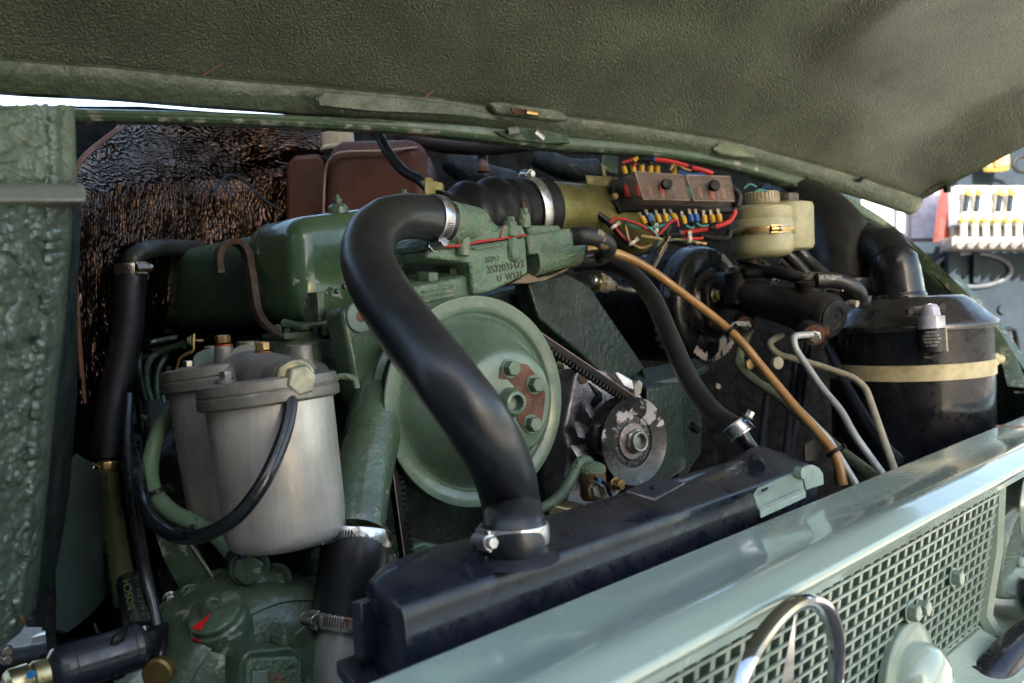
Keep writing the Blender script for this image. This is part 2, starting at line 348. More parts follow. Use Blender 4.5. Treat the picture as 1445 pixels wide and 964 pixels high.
# far wall of the yard and its kit, out of focus beyond the wing
BD = 3.7
M_bgdark = surf('blue_grey_panel', (.020,.029,.040), .75, spec=.08, grime=.15, var=.2, vscale=3, bump=.05); M_bgwhite = surf('white_sheet_metal', (.50,.51,.55), .55, grime=.05, var=.04, vscale=4, bump=0)
M_bgred = surf('red_enamel', (.75,.07,.03), .35, bump=0); M_bggrey = surf('warm_grey_metal', (.16,.14,.13), .4, .4, var=.3, vscale=20); M_bgpale = surf('pale_metal_plate', (.62,.63,.63), .35, .2, var=.15, vscale=12)
M_bgyel = surf('pale_yellow_knob', (.85,.62,.12), .4, bump=0)
def bgbox(name, x0, y0, x1, y1, d, th, mat, parent, bev=.003):
    pts = [C(x0, y0, d), C(x1, y0, d), C(x1, y1, d), C(x0, y1, d)]
    return MB().prism(pts, (RM @ Vector((0, 0, -1)))*th).build(name, mat, parent, bevel=bev)
t = thing('machine_body', C(1360, 600, BD), 'dark blue grey machine side standing behind the right wing, oval ring pressed into it', 'machine')
bgbox('side_panel', 1100, 342, 1900, 1000, BD, .3, M_bgdark, t)
b = MB(); cc = C(1372, 381, BD-.01); rx = (RM @ Vector((1, 0, 0))); ry = (RM @ Vector((0, 1, 0)))
b.tube([cc+rx*(.16*math.cos(a))+ry*(.07*math.sin(a)) for a in [i*math.pi/24 for i in range(49)]], .010, 8, False); b.build('oval_ring', surf('ring_grey', (.05,.06,.08), .4), t)
bgbox('upright', 1338, 352, 1356, 410, BD-.05, .05, M_bgdark, t); bgbox('rib', 1374, 352, 1384, 400, BD-.03, .03, M_bgdark, t)
b = MB(); b.lathe(C(1413, 437, BD), -(RM @ Vector((0, 0, -1))), [(0, .02), (.015, .018)], 16); b.build('rivet', M_bgdark, t)
t = thing('white_cabinet', C(1260, 345, BD+.3), 'white sheet metal cabinet behind the bonnet corner', 'cabinet')
bgbox('front_sheet', 1090, 150, 1332, 344, BD+.3, .3, M_bgwhite, t); bgbox('post', 1268, 230, 1280, 344, BD+.26, .03, M_bgwhite, t)
bgbox('panel', 1286, 275, 1326, 337, BD+.28, .015, surf('lilac_white', (.62,.63,.74), .4, bump=0), t)
b = MB(); b.prism([C(1346, 236, BD), C(1362, 236, BD), C(1345, 345, BD), C(1331, 345, BD)], (RM @ Vector((0, 0, -1)))*.1); tag(b.build('red_post', M_bgred, None, bevel=.003), 'slanting red post left of the bank of levers', 'post')
t = thing('valve_bank', C(1400, 345, BD-.2), 'out of focus bank of levers with pale yellow knobs at the right edge', 'valve bank')
bgbox('back_board', 1350, 205, 1700, 262, BD-.1, .1, M_bgdark, t)
bgbox('cover_plate', 1348, 262, 1700, 318, BD-.12, .06, M_bgpale, t); bgbox('base_rail', 1343, 334, 1700, 352, BD-.2, .1, M_bggrey, t); bgbox('rear_rail', 1346, 316, 1700, 336, BD-.05, .05, M_bggrey, t)
for k in range(16):
    x = 1359+k*15.5
    b = MB(); b.tube([C(x+2, 338, BD-.2), C(x-5, 346, BD-.26)], .012, 8); b.tube([C(x+1, 318, BD-.16), C(x+1, 336, BD-.2)], .013, 8); b.build('lever', M_silver, t)
    b = MB(); b.lathe(C(x, 310, BD-.14), -(RM @ Vector((0, 0, -1))), [(0, .017), (.012, .016), (.02, .008)], 12); b.build('knob', M_bgyel, t)
    if k % 3 != 2:
        b = MB(); b.lathe(C(x+8, 270, BD-.16), -(RM @ Vector((0, 0, -1))), [(0, .02), (.012, .018), (.02, .008)], 12); b.build('knob', M_bgyel, t)
        b = MB(); b.tube([C(x+6, 276, BD-.15), C(x+3, 299, BD-.15)], .011, 8); b.build('slot', M_bgdark, t)
t = thing('work_lamp', C(1415, 235, BD-.2), 'yellow and orange lamp above the bank of levers', 'lamp')
bgbox('housing', 1395, 216, 1426, 240, BD-.2, .05, M_bgyel, t, .01); bgbox('orange_lens', 1404, 224, 1418, 236, BD-.215, .012, surf('orange', (.9,.22,.03), .3), t, .004)
b = MB(); cc = C(1443, 232, BD-.25); b.tube([cc+rx*(.035*math.cos(a))+ry*(.03*math.sin(a)) for a in [i*math.pi/12 for i in range(25)]], .008, 8, False); tag(b.build('hose_loop', M_wblk, None), 'small dark loop of hose beside the yellow lamp', 'hose')
t = thing('marker_lamp', C(1425, 500, 2.0), 'orange marker lamp in a black bracket beyond the wing rim', 'marker lamp')
b = MB(); b.tube(lin_path([C(1404, 466, 2.0), C(1432, 464, 2.0), C(1438, 508, 2.0), C(1430, 530, 2.0)], .012), .006, 8); b.build('bracket', M_blk, t)
bgbox('lens', 1406, 473, 1428, 491, 2.02, .03, surf('orange_lens', (.8,.17,.04), .25), t, .004)

# ================= BODYWORK ROUND THE BAY =================
def interp(tab, x):
    if x <= tab[0][0]: return tab[0][1:]
    for a, b_ in zip(tab, tab[1:]):
        if x <= b_[0]:
            k = (x-a[0])/(b_[0]-a[0]); return tuple(p+(q-p)*k for p, q in zip(a[1:], b_[1:]))
    return tab[-1][1:]
# firewall and inner walls
top = [(40, 150, 1.22), (200, 150, 1.42), (400, 165, 1.62), (700, 188, 1.80), (1000, 230, 2.0), (1250, 310, 2.15), (1330, 380, 2.1)]
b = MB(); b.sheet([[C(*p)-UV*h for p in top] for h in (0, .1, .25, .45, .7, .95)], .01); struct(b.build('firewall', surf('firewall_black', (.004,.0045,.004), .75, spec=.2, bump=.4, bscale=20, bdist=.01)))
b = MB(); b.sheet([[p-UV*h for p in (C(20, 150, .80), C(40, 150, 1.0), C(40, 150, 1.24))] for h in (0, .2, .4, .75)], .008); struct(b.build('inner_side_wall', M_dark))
# cowl rim, with the rounded edge running down the far wing to the nose
rim = [(100, 153, 168, 1.02), (300, 158, 172, 1.11), (480, 165, 180, 1.20), (600, 171, 188, 1.27), (700, 180, 199, 1.33), (800, 192, 212, 1.41), (900, 202, 218, 1.49), (1000, 216, 231, 1.58), (1094, 238, 256, 1.68), (1168, 264, 284, 1.76), (1234, 300, 318, 1.83),
       (1274, 330, 343, 1.82), (1342, 390, 404, 1.76), (1396, 448, 466, 1.68), (1434, 503, 524, 1.60), (1449, 548, 556, 1.52)]
R1 = smooth_path([C(x, a+(3 if x < 1100 else 1), d) for x, a, c_, d in rim], 6); R2 = smooth_path([C(x, c_-3, d) for x, a, c_, d in rim], 6)
rows = []
for k, (p, q) in enumerate(zip(R1, R2)):
    rows.append([p-FV*.03+UV*.004, p-FV*.004+UV*.002, p, p.lerp(q, .35)+FV*.001, p.lerp(q, .75), q+FV*.004+UV*.001, q+FV*.006-UV*.001, q+FV*.003-UV*.003, q-FV*.02-UV*.003])
tr = thing('cowl_rim', R1[30], 'thin green rim along the back edge of the engine bay, down the far wing', 'body rim')
MB().sheet(rows, .0015).build('rim_flange', M_body, tr)
b = MB(); b.prism([C(700, 185, 1.32), C(738, 180, 1.33), C(800, 190, 1.38), C(806, 202, 1.39), C(770, 202, 1.37), C(720, 197, 1.33)], -FV*.02); b.build('latch_plate', M_oldg, tr, bevel=.001)
b = MB(); b.tube([C(754, 186, 1.33), C(766, 196, 1.34)], .005, 8); b.tube([C(718, 186, 1.32), C(733, 184, 1.32)], .006, 8); b.build('latch_pin', M_silver, tr)
b = MB(); b.prism([C(852, 205, 1.55), C(872, 208, 1.55), C(872, 246, 1.55), C(852, 240, 1.55)], -FV*.004); b.build('hanger', M_body, tr)
# far wing, inner and outer skins
iw = [(1168, 272, 1.80), (1234, 310, 1.85), (1342, 398, 1.78), (1396, 456, 1.70), (1432, 510, 1.62), (1450, 552, 1.54), (1452, 575, 1.46)]
b = MB(); b.sheet([[C(*p)-UV*h+FV*(.0 if h == 0 else -.01) for p in smooth_path([Vector(q) for q in iw], 5)] for h in (0, .03, .12, .3, .6)], .004); struct(b.build('inner_wing', surf('inner_wing_green', (.02,.038,.03), .35, bump=.3, bscale=40, coat=.2)))
t = thing('front_wing', C(1230, 330, 1.95), 'pale green outer skin of the far wing showing below the bonnet corner', 'wing')
ow = [(1050, 236, 1.72), (1120, 250, 1.78), (1205, 290, 1.86), (1240, 312, 1.88), (1342, 392, 1.82), (1396, 450, 1.74), (1434, 505, 1.66), (1470, 560, 1.56)]
b = MB(); b.sheet([[C(*p)+LV*a+UV*h for p in ow[4:]] for a, h in ((0.0, -.004), (.03, .004), (.045, -.01), (.05, -.06))], .003)
b.build('outer_skin', M_body, t)
b = MB(); b.prism([C(1052, 228, 1.9), C(1120, 226, 1.9), C(1206, 252, 1.9), C(1214, 262, 1.9), C(1216, 296, 1.9), C(1234, 316, 1.9), C(1200, 300, 1.9), C(1120, 260, 1.9)], -FV*.02); b.build('scuttle_corner', surf('wing_pale', (.36,.50,.46), .2, var=.05, bump=0, coat=.5), t)

# near body side: heavy stone-chip coat, real relief
def lump(p, a=.0035, s=48):
    q = Vector((p.x*s*.8, p.y*s, p.z*s*1.7)); w_ = q+Vector((noise.noise(q*.5), noise.noise(q*.5+Vector((5, 2, 1))), noise.noise(q*.5+Vector((1, 7, 3)))))*1.4
    n1 = noise.noise(w_*.8); n2 = noise.noise(w_*1.9+Vector((3, 1, 2))); n3 = noise.noise(q*4.2); cr_ = max(0, .16-abs(noise.noise(w_*.55+Vector((9, 4, 6)))))/.16
    return a*(1.5*n1+.75*n2+.22*n3-.55*cr_**2)
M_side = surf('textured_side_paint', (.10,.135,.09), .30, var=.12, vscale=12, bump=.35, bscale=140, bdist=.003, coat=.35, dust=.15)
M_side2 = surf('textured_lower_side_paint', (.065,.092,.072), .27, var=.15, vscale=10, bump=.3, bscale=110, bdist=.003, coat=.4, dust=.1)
ts = thing('side_panel', C(50, 900, .7), 'near body side with thick lumpy green coating at the left edge', 'body panel')
VRX = RM @ Vector((1, 0, 0))
def sidegrid(name, ys, edge, x0, d0, d1, amp, sc, mat, nx=70, ny=120, roll=.02, fade=None):
    rows = []
    for j in range(ny):
        y = ys[0]+(ys[1]-ys[0])*j/(ny-1); xe = interp(edge, y)[0]; row = []
        for i in range(nx):
            k = i/(nx-1); x = x0+(xe-x0)*k; d = d0+(d1-d0)*k
            p = C(x, y, d); k2 = max(0, (k-.86)/.14)
            bead = .006*math.exp(-((k-.83)/.035)**2)
            vr_ = (p-CAMLOC).normalized(); q = p-vr_*(lump(p, amp*(1-k2), sc)+bead-roll*(1-math.sqrt(max(0, 1-k2*k2))))
            row.append(q)
        e = row[-1]; vr_ = (e-CAMLOC).normalized(); row += [e+vr_*.02-VRX*.002, e+vr_*.05-VRX*.006]
        rows.append(row)
    return MB().sheet(rows, -.003).build(name, mat, ts)
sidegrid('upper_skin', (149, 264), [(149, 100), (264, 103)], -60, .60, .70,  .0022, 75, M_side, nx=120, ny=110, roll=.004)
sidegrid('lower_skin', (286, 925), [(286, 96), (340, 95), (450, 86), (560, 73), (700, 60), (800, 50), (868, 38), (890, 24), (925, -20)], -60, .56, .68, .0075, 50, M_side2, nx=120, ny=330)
b = MB(); b.loft([[C(x, 258, .69-a*.3), C(x+2, 264, .665-a*.3), C(x+4, 284, .655-a*.3), C(x, 292, .67-a*.3), C(x-4, 290, .72-a*.2)] for x, a in ((-60, .3), (40, .12), (100, 0), (119, -.02))]); b.build('ledge', surf('ledge_grey_green', (.15,.155,.13), .4, bump=.4, bscale=60, coat=.2), ts, bevel=.003)
b = MB(); b.sheet([[C(x0, y, .72), C(x0+14, y, .76), C(x1, y, .90)] for y, x0, x1 in ((290, 90, 100), (420, 82, 100), (560, 68, 100), (700, 55, 88), (800, 46, 72), (885, 36, 56))], -.006); b.build('inner_return', surf('return_dark', (.006,.014,.015), .4, bump=.8, bscale=80, bdist=.003), ts)
b = MB(); b.tube(smooth_path([C(24, 862, .66), C(30, 872, .655), C(33, 880, .66)]), [.0012, .004, .001], 8); tag(b.build('dry_leaf', surf('dry_leaf_brown', (.16,.07,.03), .7)), 'small dry brown leaf stuck on the lumpy side coating', 'leaf')
b = MB(); b.sheet([[C(60, 892, .86), C(100, 800, .9), C(150, 650, 1.0)], [C(110, 890, .86), C(150, 800, .92), C(185, 690, 1.0)], [C(165, 840, .9), C(190, 790, .95), C(200, 720, 1.0)]], -.004)
b = MB(); b.sheet([[C(52, 700, .92), C(60, 800, .88), C(62, 885, .82)], [C(108, 640, .98), C(108, 780, .91), C(96, 892, .84)], [C(140, 660, 1.0), C(140, 760, .95), C(125, 870, .88)], [C(176, 700, 1.05), C(172, 760, 1.02), C(166, 825, .98)]], -.004)
tag(b.build('wheel_arch_gusset', surf('gusset_dark_green', (.03,.05,.045), .35, bump=.1, coat=.2)), 'dark green gusset sheet below the fuel return hose, left', 'gusset')

# ================= BONNET =================
edge_tab = [(-260, 60, .80), (0, 93, .96), (150, 104, 1.03), (300, 119, 1.12), (450, 131, 1.21), (600, 145, 1.30), (700, 160, 1.37), (850, 178, 1.47), (1010, 203, 1.60), (1100, 226, 1.70), (1200, 254, 1.80), (1288, 283, 1.88)]
E = smooth_path([C(*p) for p in edge_tab], 12)
HD = (FV*.925+UV*.37).normalized()
tb = thing('bonnet', E[60], 'raised green bonnet with rough coated underside filling the top', 'bonnet')
cum = [0]
for a, c_ in zip(E, E[1:]): cum.append(cum[-1]+(c_-a).length)
tot = cum[-1]
crease = next(i for i, p in enumerate(E) if pix(p)[0] > 1012); cr = cum[crease]
hrows = []
NV = 46
for j in range(NV):
    s = .95*j/(NV-1); row = []
    for i, p in enumerate(E):
        fromR = tot-cum[i]; k = min(1, fromR/.13); side = .045*math.sin(k*math.pi/2)
        kb = min(1, s/.06); back = .012*math.sin(kb*math.pi/2)
        grow = 1-math.exp(-s*3)
        gr = -.034*grow*(1/(1+math.exp(-(cum[i]-cr)/.010)))
        und = .006*math.sin(cum[i]*5+1)*grow
        row.append(p+HD*s+UV*(side*min(1, .12+s*5)+back+gr+und+.03*math.sin(min(1, cum[i]/tot)*math.pi)*grow))
    hrows.append(row)
M_hood = surf('bonnet_underside_coat', (.074,.090,.053), .25, var=.25, vscale=6, grime=.45, gscale=6, bump=.75, bscale=290, bdist=.0030, coat=.7, crough=.24, fleck=.5, fleckcol=(.13,.125,.08), fscale=300, wave=.15, wscale=5)
MB().sheet(hrows, .003).build('underside', M_hood, tb)
fr = []
for i, p in enumerate(E):
    q = pix(p); wd = 1+.25*math.exp(-((q[0]-520)/90)**2)
    fr.append([p+HD*.004+UV*.006, p+HD*.006-UV*.0005, p+HD*.016-UV*.002, p+HD*.021-UV*.008, p+HD*.020-UV*.013*wd, p+HD*.014-UV*.021*wd, p+HD*.002-UV*.027*wd, p-FV*.008-UV*.0275*wd, p-FV*.02-UV*.022*wd])
M_flange = surf('bonnet_flange_paint', (.062,.085,.05), .38, var=.2, bump=.5, bscale=120, bdist=.002, coat=.15, edge=.8, edgecol=(.25,.24,.17), fleck=.2, fleckcol=(.03,.03,.02), dust=.1)
MB().sheet(fr, .002).build('rear_flange', M_flange, tb)
# right hand edge rim of the bonnet
sr = []
for j in range(NV):
    p = E[-1]+HD*(.95*j/(NV-1)); sr.append([p+UV*.004-LV*.004, p+UV*.0+LV*.0, p-UV*.006+LV*.004, p-UV*.004+LV*.010, p+UV*.02+LV*.013])
MB().sheet(sr, .002).build('side_flange', M_flange, tb)
b = MB(); b.lathe(E[-1]+HD*.075-UV*.008, -UV, [(0, .008), (.012, .007)], 12); b.build('rubber_buffer', M_rub, tb)
b = MB(); b.prism([C(441, 141, 1.16), C(452, 131, 1.16), C(520, 135, 1.20), C(640, 148, 1.27), C(688, 162, 1.32), C(700, 172, 1.33), C(640, 166, 1.28), C(520, 158, 1.2), C(444, 153, 1.17)], FV*.008); b.build('striker_pad', M_flange, tb, bevel=.004, bseg=3)
b = MB(); b.prism([C(683, 147, 1.33), C(700, 145, 1.34), C(786, 158, 1.39), C(797, 172, 1.4), C(776, 173, 1.39), C(694, 163, 1.34)], FV*.012); b.build('striker_housing', M_flange, tb, bevel=.003)
b = MB(); b.prism([C(719, 152, 1.325), C(762, 158, 1.35), C(758, 165, 1.35), C(722, 160, 1.33)], FV*.003); b.build('striker_slot', M_rusty, tb)
b = MB(); b.tube([C(742, 158, 1.325), C(758, 161, 1.335)], .004, 8); b.build('striker_pin', M_brass, tb)
b = MB(); b.loft([[C(x, y-h, d), C(x, y-h*.3, d-.006), C(x, y+h*.5, d-.006), C(x, y+h*.9, d)] for x, y, h, d in ((1006, 210, 3, 1.575), (1014, 210, 9, 1.575), (1034, 213, 10, 1.59), (1050, 217, 7, 1.61), (1066, 221, 3, 1.62))]); b.build('rubber_pad', M_gs, tb, bevel=.003)
b = MB(); b.prism([C(1204, 256, 1.775), C(1214, 250, 1.77), C(1220, 250, 1.775), C(1212, 258, 1.78)], FV*.004); b.build('drain_slot', M_wblk, tb)
for (x0, y0, x1, y1, d) in ((287, 106, 314, 89, 1.02), (598, 139, 612, 127, 1.24)):
    b = MB(); b.tube([C(x0, y0, d), C((x0+x1)/2, (y0+y1)/2, d-.002), C(x1, y1, d-.004)], [.0018, .0008], 6)
    b.build('scratch', surf('scratch_brown', (.25,.13,.07), .6), tb)

# ================= NOSE =================
def uat(px, py, f): return luf(pf(px, py, f))[2]
cF = [(0, 0.0), (.05, uat(1128, 756, .05)), (.088, uat(1111, 791, .088)), (.112, uat(1128, 838, .112))]
print('nose profile', cF)
u1, u2, u3 = cF[1][1], cF[2][1], cF[3][1]
prof = [(-.004, -.10), (-.003, -.012), (-.001, -.002), (.002, 0)]
prof += [(.02, u1*.33), (.045, u1*.9), (.052, u1*1.05), (.060, u1+(u2-u1)*.25), (.085, u2*.97+u1*.03), (.093, u2-.004), (.104, u2+(u3-u2)*.4), (.1105, u2+(u3-u2)*.75), (.1115, u3), (.108, u3-.006), (.098, u3-.008), (.094, u3-.02)]
LS = [-.25+i*.0462 for i in range(46)]
tn = thing('nose_panel', T(.5, .08, -.3), 'pale green nose of the lorry crossing the lower right', 'nose panel')
def spline2(pr, n=5):
    return [(v.x, v.y) for v in smooth_path([Vector((a, c_, 0)) for a, c_ in pr], n)]
pp3 = lin_path([Vector((f, u, 0)) for f, u in ((-.003, -.012), (.0, 0), (.048, u1), (.086, u2), (.1105, u3+.006), (.1115, u3), (.100, u3-.008), (.094, u3-.02))], .013, 7)
prs = [(-.004, -.10)]+[(v.x, v.y) for v in pp3]
rows = []
for l in LS:
    den = .0016*math.exp(-((l-.42)/.06)**2)
    rows.append([T(l, f, u+den*math.exp(-((f-.05)/.02)**2)) for f, u in prs])
MB().sheet(rows, -.002).build('top_skin', M_nose, tn)
# latch plate and tab near the middle
def nt_(px, py, f, du=0): return pf(px, py, f)+UV*du
b = MB(); b.prism([nt_(1063, 697, .004), nt_(1068, 689, -.01), nt_(1120, 666, -.01), nt_(1132, 671, -.002), nt_(1134, 690, .006), nt_(1070, 718, .01)], -UV*.003)
b.prism([nt_(1070, 716, .010), nt_(1134, 688, .010), nt_(1137, 694, .014), nt_(1073, 723, .014)], -UV*.006); b.build('catch_plate', M_grille, tn, bevel=.001)
b = MB(); cpx = [(1138, 692), (1134, 672), (1134, 663), (1139, 657), (1148, 656), (1156, 660), (1162, 668), (1163, 684)]
b.prism([nt_(x, y, 0.002) for x, y in cpx], -FV*.004); b.build('catch_tab', M_grille, tn, bevel=.001)
b = MB(); b.lathe(nt_(1129, 667, 0), FV, [(-.004, .006), (.004, .006)], 12); b.build('stop_pin', M_grille, tn)
b = MB(); b.prism([nt_(1074, 694, .002, .001), nt_(1084, 690, .002, .001), nt_(1083, 693, .004, .001), nt_(1076, 696, .004, .001)], UV*.001); b.build('slot', M_wblk, tn)
# ---- grille: sheet with recessed square holes, built as single bars
gt = (.092, u3-.004); ub = uat(1360, 897, .06); gb = (.062, ub)
gh = gt[1]-gb[1]; print('grille', gt, gb)
def G(l, s, off=0):
    f = gt[0]+(gb[0]-gt[0])*s/gh; return T(l, f+off, gt[1]-s)
lr = luf(pf(1409, 690, gt[0]))[0]; print('grille right l', lr)
PU, PL = .0128, .0198
tg = thing('radiator_grille', G(.4, gh), 'pale green pressed grille of small square holes on the nose', 'grille')
nr_ = int(gh/PU)
gdn = (G(0, 1)-G(0, 0)).normalized()
for k in range(-3, nr_+1+24):
    s = k*PU+.009
    if s < -.01: continue
    a = G(-.12, s); e = G(lr+.004, s)
    if k > nr_: continue
    MB().box((a+e)/2+FV*.0015, (LV, gdn, FV), ((e-a).length, .0034, .0035)).build('horizontal_bar', M_grille, tg, bevel=.0008)
l = lr-.004; k = 0
while l > -.1:
    st = .0 if l < lr-.02 else 0
    MB().box((G(l, 0)+G(l, gh))/2-FV*.004, (LV, gdn, FV), (.0066, gh, .011)).build('vertical_bar', M_grille, tg, bevel=.0008)
    l -= PL; k += 1
b = MB(); b.box((G(lr+.02, 0)+G(lr+.02, gh+.01))/2-FV*.003, (LV, gdn, FV), (.036, gh+.03, .004)); b.build('border', M_grille, tg)
for x, y in ((1335, 813), (1274, 862), (1289, 855)):
    p = pf(x, y, .075); l_, f_, u_ = luf(p); s = gt[1]-u_; bolt(tg, G(l_, s, .004), FV, .0085, .009, M_grille, 'grille_bolt')
# lower rail and surround
rows = []
for l in LS:
    rows.append([T(l, f, u) for f, u in ((gb[0]-.004, gb[1]+.002), (gb[0]+.004, gb[1]-.006), (gb[0]+.03, gb[1]-.020), (gb[0]+.065, gb[1]-.030), (gb[0]+.072, gb[1]-.040), (gb[0]+.07, gb[1]-.12), (gb[0]+.06, gb[1]-.34))])
MB().sheet(rows, -.002).build('lower_skin', M_nose, tn)
# headlamp surround and lamp
hl = pf(1476, 770, .105); hlc = luf(hl)
sl0 = lr+.012
rows = []
for l, f0 in ((sl0, .080), (sl0+.004, .090), (sl0+.010, .094), (sl0+.016, .090), (sl0+.022, .080), (sl0+.028, .055), (sl0+.05, .035), (sl0+.5, .03)):
    rows.append([T(l, min(f0, .11), gt[1]+.012), T(l, f0-.008, gt[1]-gh*.5), T(l, f0-.018, gt[1]-gh*.8), T(l, f0-.022, gb[1]+.01), T(l, f0-.01, gb[1]-.012)])
MB().sheet(smooth_rows(rows) if 'smooth_rows' in globals() else rows, .002).build('lamp_surround', M_grille, tn)
th = thing('headlamp', hl, 'chrome rimmed headlamp cut off by the right edge', 'headlamp')
print('lamp', pix(hl), pix(hl-LV*.094), hlc)
b = MB(); b.lathe(hl-FV*.04, FV, [(0, .100), (.03, .100), (.05, .099), (.062, .095), (.068, .088), (.064, .082)], 64, False); b.build('chrome_ring', M_chrome, th)
b = MB(); b.lathe(hl+FV*.022, FV, [(0, .083), (.006, .079), (.014, .06), (.020, .03), (.022, 0)], 48, False); b.build('lens', glassy('headlamp_glass', (.8,.85,.9), .03, .35), th)
b = MB(); b.lathe(hl-FV*.05, FV, [(.06, .080), (.04, .068), (.02, .05), (.0, .01)], 48, False); b.build('reflector', M_chrome, th)
# emblem
best = None
for cxp in range(1090, 1130, 4):
    for cyp in range(940, 1010, 5):
        e_ = pf(cxp, cyp, .115)
        for rr_ in (.055, .06, .065, .07, .075):
            pts_ = [pix(e_+LV*rr_*math.cos(a_)-gdn*rr_*math.sin(a_)) for a_ in [i*math.pi/24 for i in range(48)]]
            ty = min(p_[1] for p_ in pts_); rx_ = max(p_[0] for p_ in pts_); lx = min((abs(p_[1]-962)+(0 if p_[0] < cxp else 999), p_[0]) for p_ in pts_)[1]; tx_ = min((p_[1], p_[0]) for p_ in pts_)[1]
            er = abs(ty-845)+abs(rx_-1196)+abs(lx-1034)+.5*abs(tx_-1130)
            if best is None or er < best[0]: best = (er, cxp, cyp, rr_)
best = (0, 1106, 1012, .084); print('emblem', best)
ec = pf(best[1], best[2], .115); te = thing('grille_emblem', ec, 'chrome ring with three pointed star standing on the grille', 'emblem')
Re = best[3]
b = MB(); ring = []
for k in range(73):
    a = 2*math.pi*k/72; rd = LV*math.cos(a)+gdn*-math.sin(a)
    ring.append([ec+rd*(Re+q*.0056)+FV*(w_*.0050) for q, w_ in ((1, -1.2), (1.05, -.2), (.75, .7), (.2, 1), (-.5, .7), (-1, -.1), (-.9, -1.2))])
b.grid(ring); b.build('ring', M_chrome, te)
b = MB()
for k in range(3):
    a = math.pi/2+k*2*math.pi/3; d1 = LV*math.cos(a)-gdn*math.sin(a); n1 = LV*-math.sin(a)-gdn*math.cos(a)
    d0 = [(LV*math.cos(q)-gdn*math.sin(q))*.014 for q in (a+math.pi/3, a-math.pi/3)]
    c0 = b.bm.verts.new(ec+FV*.007); tp = b.bm.verts.new(ec+d1*(Re-.004)+FV*.0); s1 = b.bm.verts.new(ec+d0[0]-FV*.001); s2 = b.bm.verts.new(ec+d0[1]-FV*.001); bk = b.bm.verts.new(ec-FV*.006)
    for tri in ((c0, tp, s1), (c0, s2, tp), (bk, s1, tp), (bk, tp, s2)): b.face(tri)
b.build('star', M_chrome, te, flat=True)
# crank boss, overrider
cb = pf(1291, 968, .085); b = MB(); tc_ = thing('crank_cover', cb, 'round pale green domed cover low on the grille', 'cover')
b.lathe(cb-FV*.012, FV, [(0, .062), (.008, .062), (.012, .056), (.013, .044)], 48); b.build('flange', M_grille, tc_, bevel=.001)
b = MB(); b.lathe(cb-FV*.0, FV, [(0, .044), (.012, .043), (.022, .038), (.029, .026), (.032, .0)], 48); b.build('dome', M_nose, tc_)
b = MB(); b.tube(smooth_path([C(1368, 1000, .98), C(1402, 948, 1.0), C(1440, 908, 1.04), C(1500, 860, 1.08)]), [.022, .017], 24); tag(b.build('tow_bracket', surf('chrome_black', (.05,.05,.06), .1, .8, bump=.1, chip=.0, rust=.0), None), 'dark glossy bar rising at the lower right corner', 'bar')
b = MB(); b.lathe(C(1374, 958, 1.0), (C(1392, 950, .94)-C(1374, 958, 1.0)), [(0, .012), (.012, .0135), (.02, .012)], 20); tag(b.build('rubber_buffer', M_blk, None, bevel=.002), 'small black round buffer left of the glossy bar', 'buffer')
b = MB(); b.tube([T(1.12, .001, .0012), T(1.14, .05, u1+.0012), T(1.15, .085, u2+.001)], .0008, 6); b.build('seam', surf('seam_tan', (.3,.13,.08), .5), tn)
# ================= ENGINE SIDE =================
def pa(px, py, A, n=None): return onp(px, py, A, n or FV)
def hexah(a, b_): m = MB(); m.loft([a, b_]); return m
def ribbon(path, wv, th):
    m = MB(); secs = []
    for i, p in enumerate(path):
        tdir = (path[min(i+1, len(path)-1)]-path[max(i-1, 0)]).normalized(); n = tdir.cross(wv).normalized()*th/2; h = wv/2
        secs.append([p-h-n, p+h-n, p+h+n, p-h+n])
    return m.grid(secs, True, True)
def wraptext(name, s, size, o, ax, rad, dr0, mat, parent, along=True, h=.0004, spin=1):
    """print bent round a cylinder; along=True reads along the axis"""
    cu = bpy.data.curves.new(name, 'FONT'); cu.body = s; cu.size = size; cu.align_x = 'CENTER'; cu.align_y = 'CENTER'; cu.extrude = h/2
    to = bpy.data.objects.new(name, cu); COL.objects.link(to); dg = bpy.context.evaluated_depsgraph_get(); me = bpy.data.meshes.new_from_object(to.evaluated_get(dg)); bpy.data.objects.remove(to)
    ax = ax.normalized(); d0 = (dr0-ax*dr0.dot(ax)).normalized(); t0 = ax.cross(d0); org = Vector(parent['_org'])
    for v in me.vertices:
        x, y, z = v.co; al, ar = (y, x) if along == 'h' else (x, y)
        an = ar/rad*spin; v.co = o+ax*al+(d0*math.cos(an)+t0*math.sin(an))*(rad+h+z)-org
    me.materials.clear(); me.materials.append(mat); ob = bpy.data.objects.new(name, me); COL.objects.link(ob); ob.parent = parent; ob['_org'] = tuple(org); return ob
VD = RM @ Vector((0, 0, -1)); VR = RM @ Vector((1, 0, 0)); VU = RM @ Vector((0, 1, 0))
# ---- dark sheet added below the bay to shut out light from the ground
b = MB(); b.sheet([[T(l, f, -.62) for l in (-.3, .5, 1.5)] for f in (-1.3, -.6, -.0)], .004); struct(b.build('light_stop_sheet', M_dark))

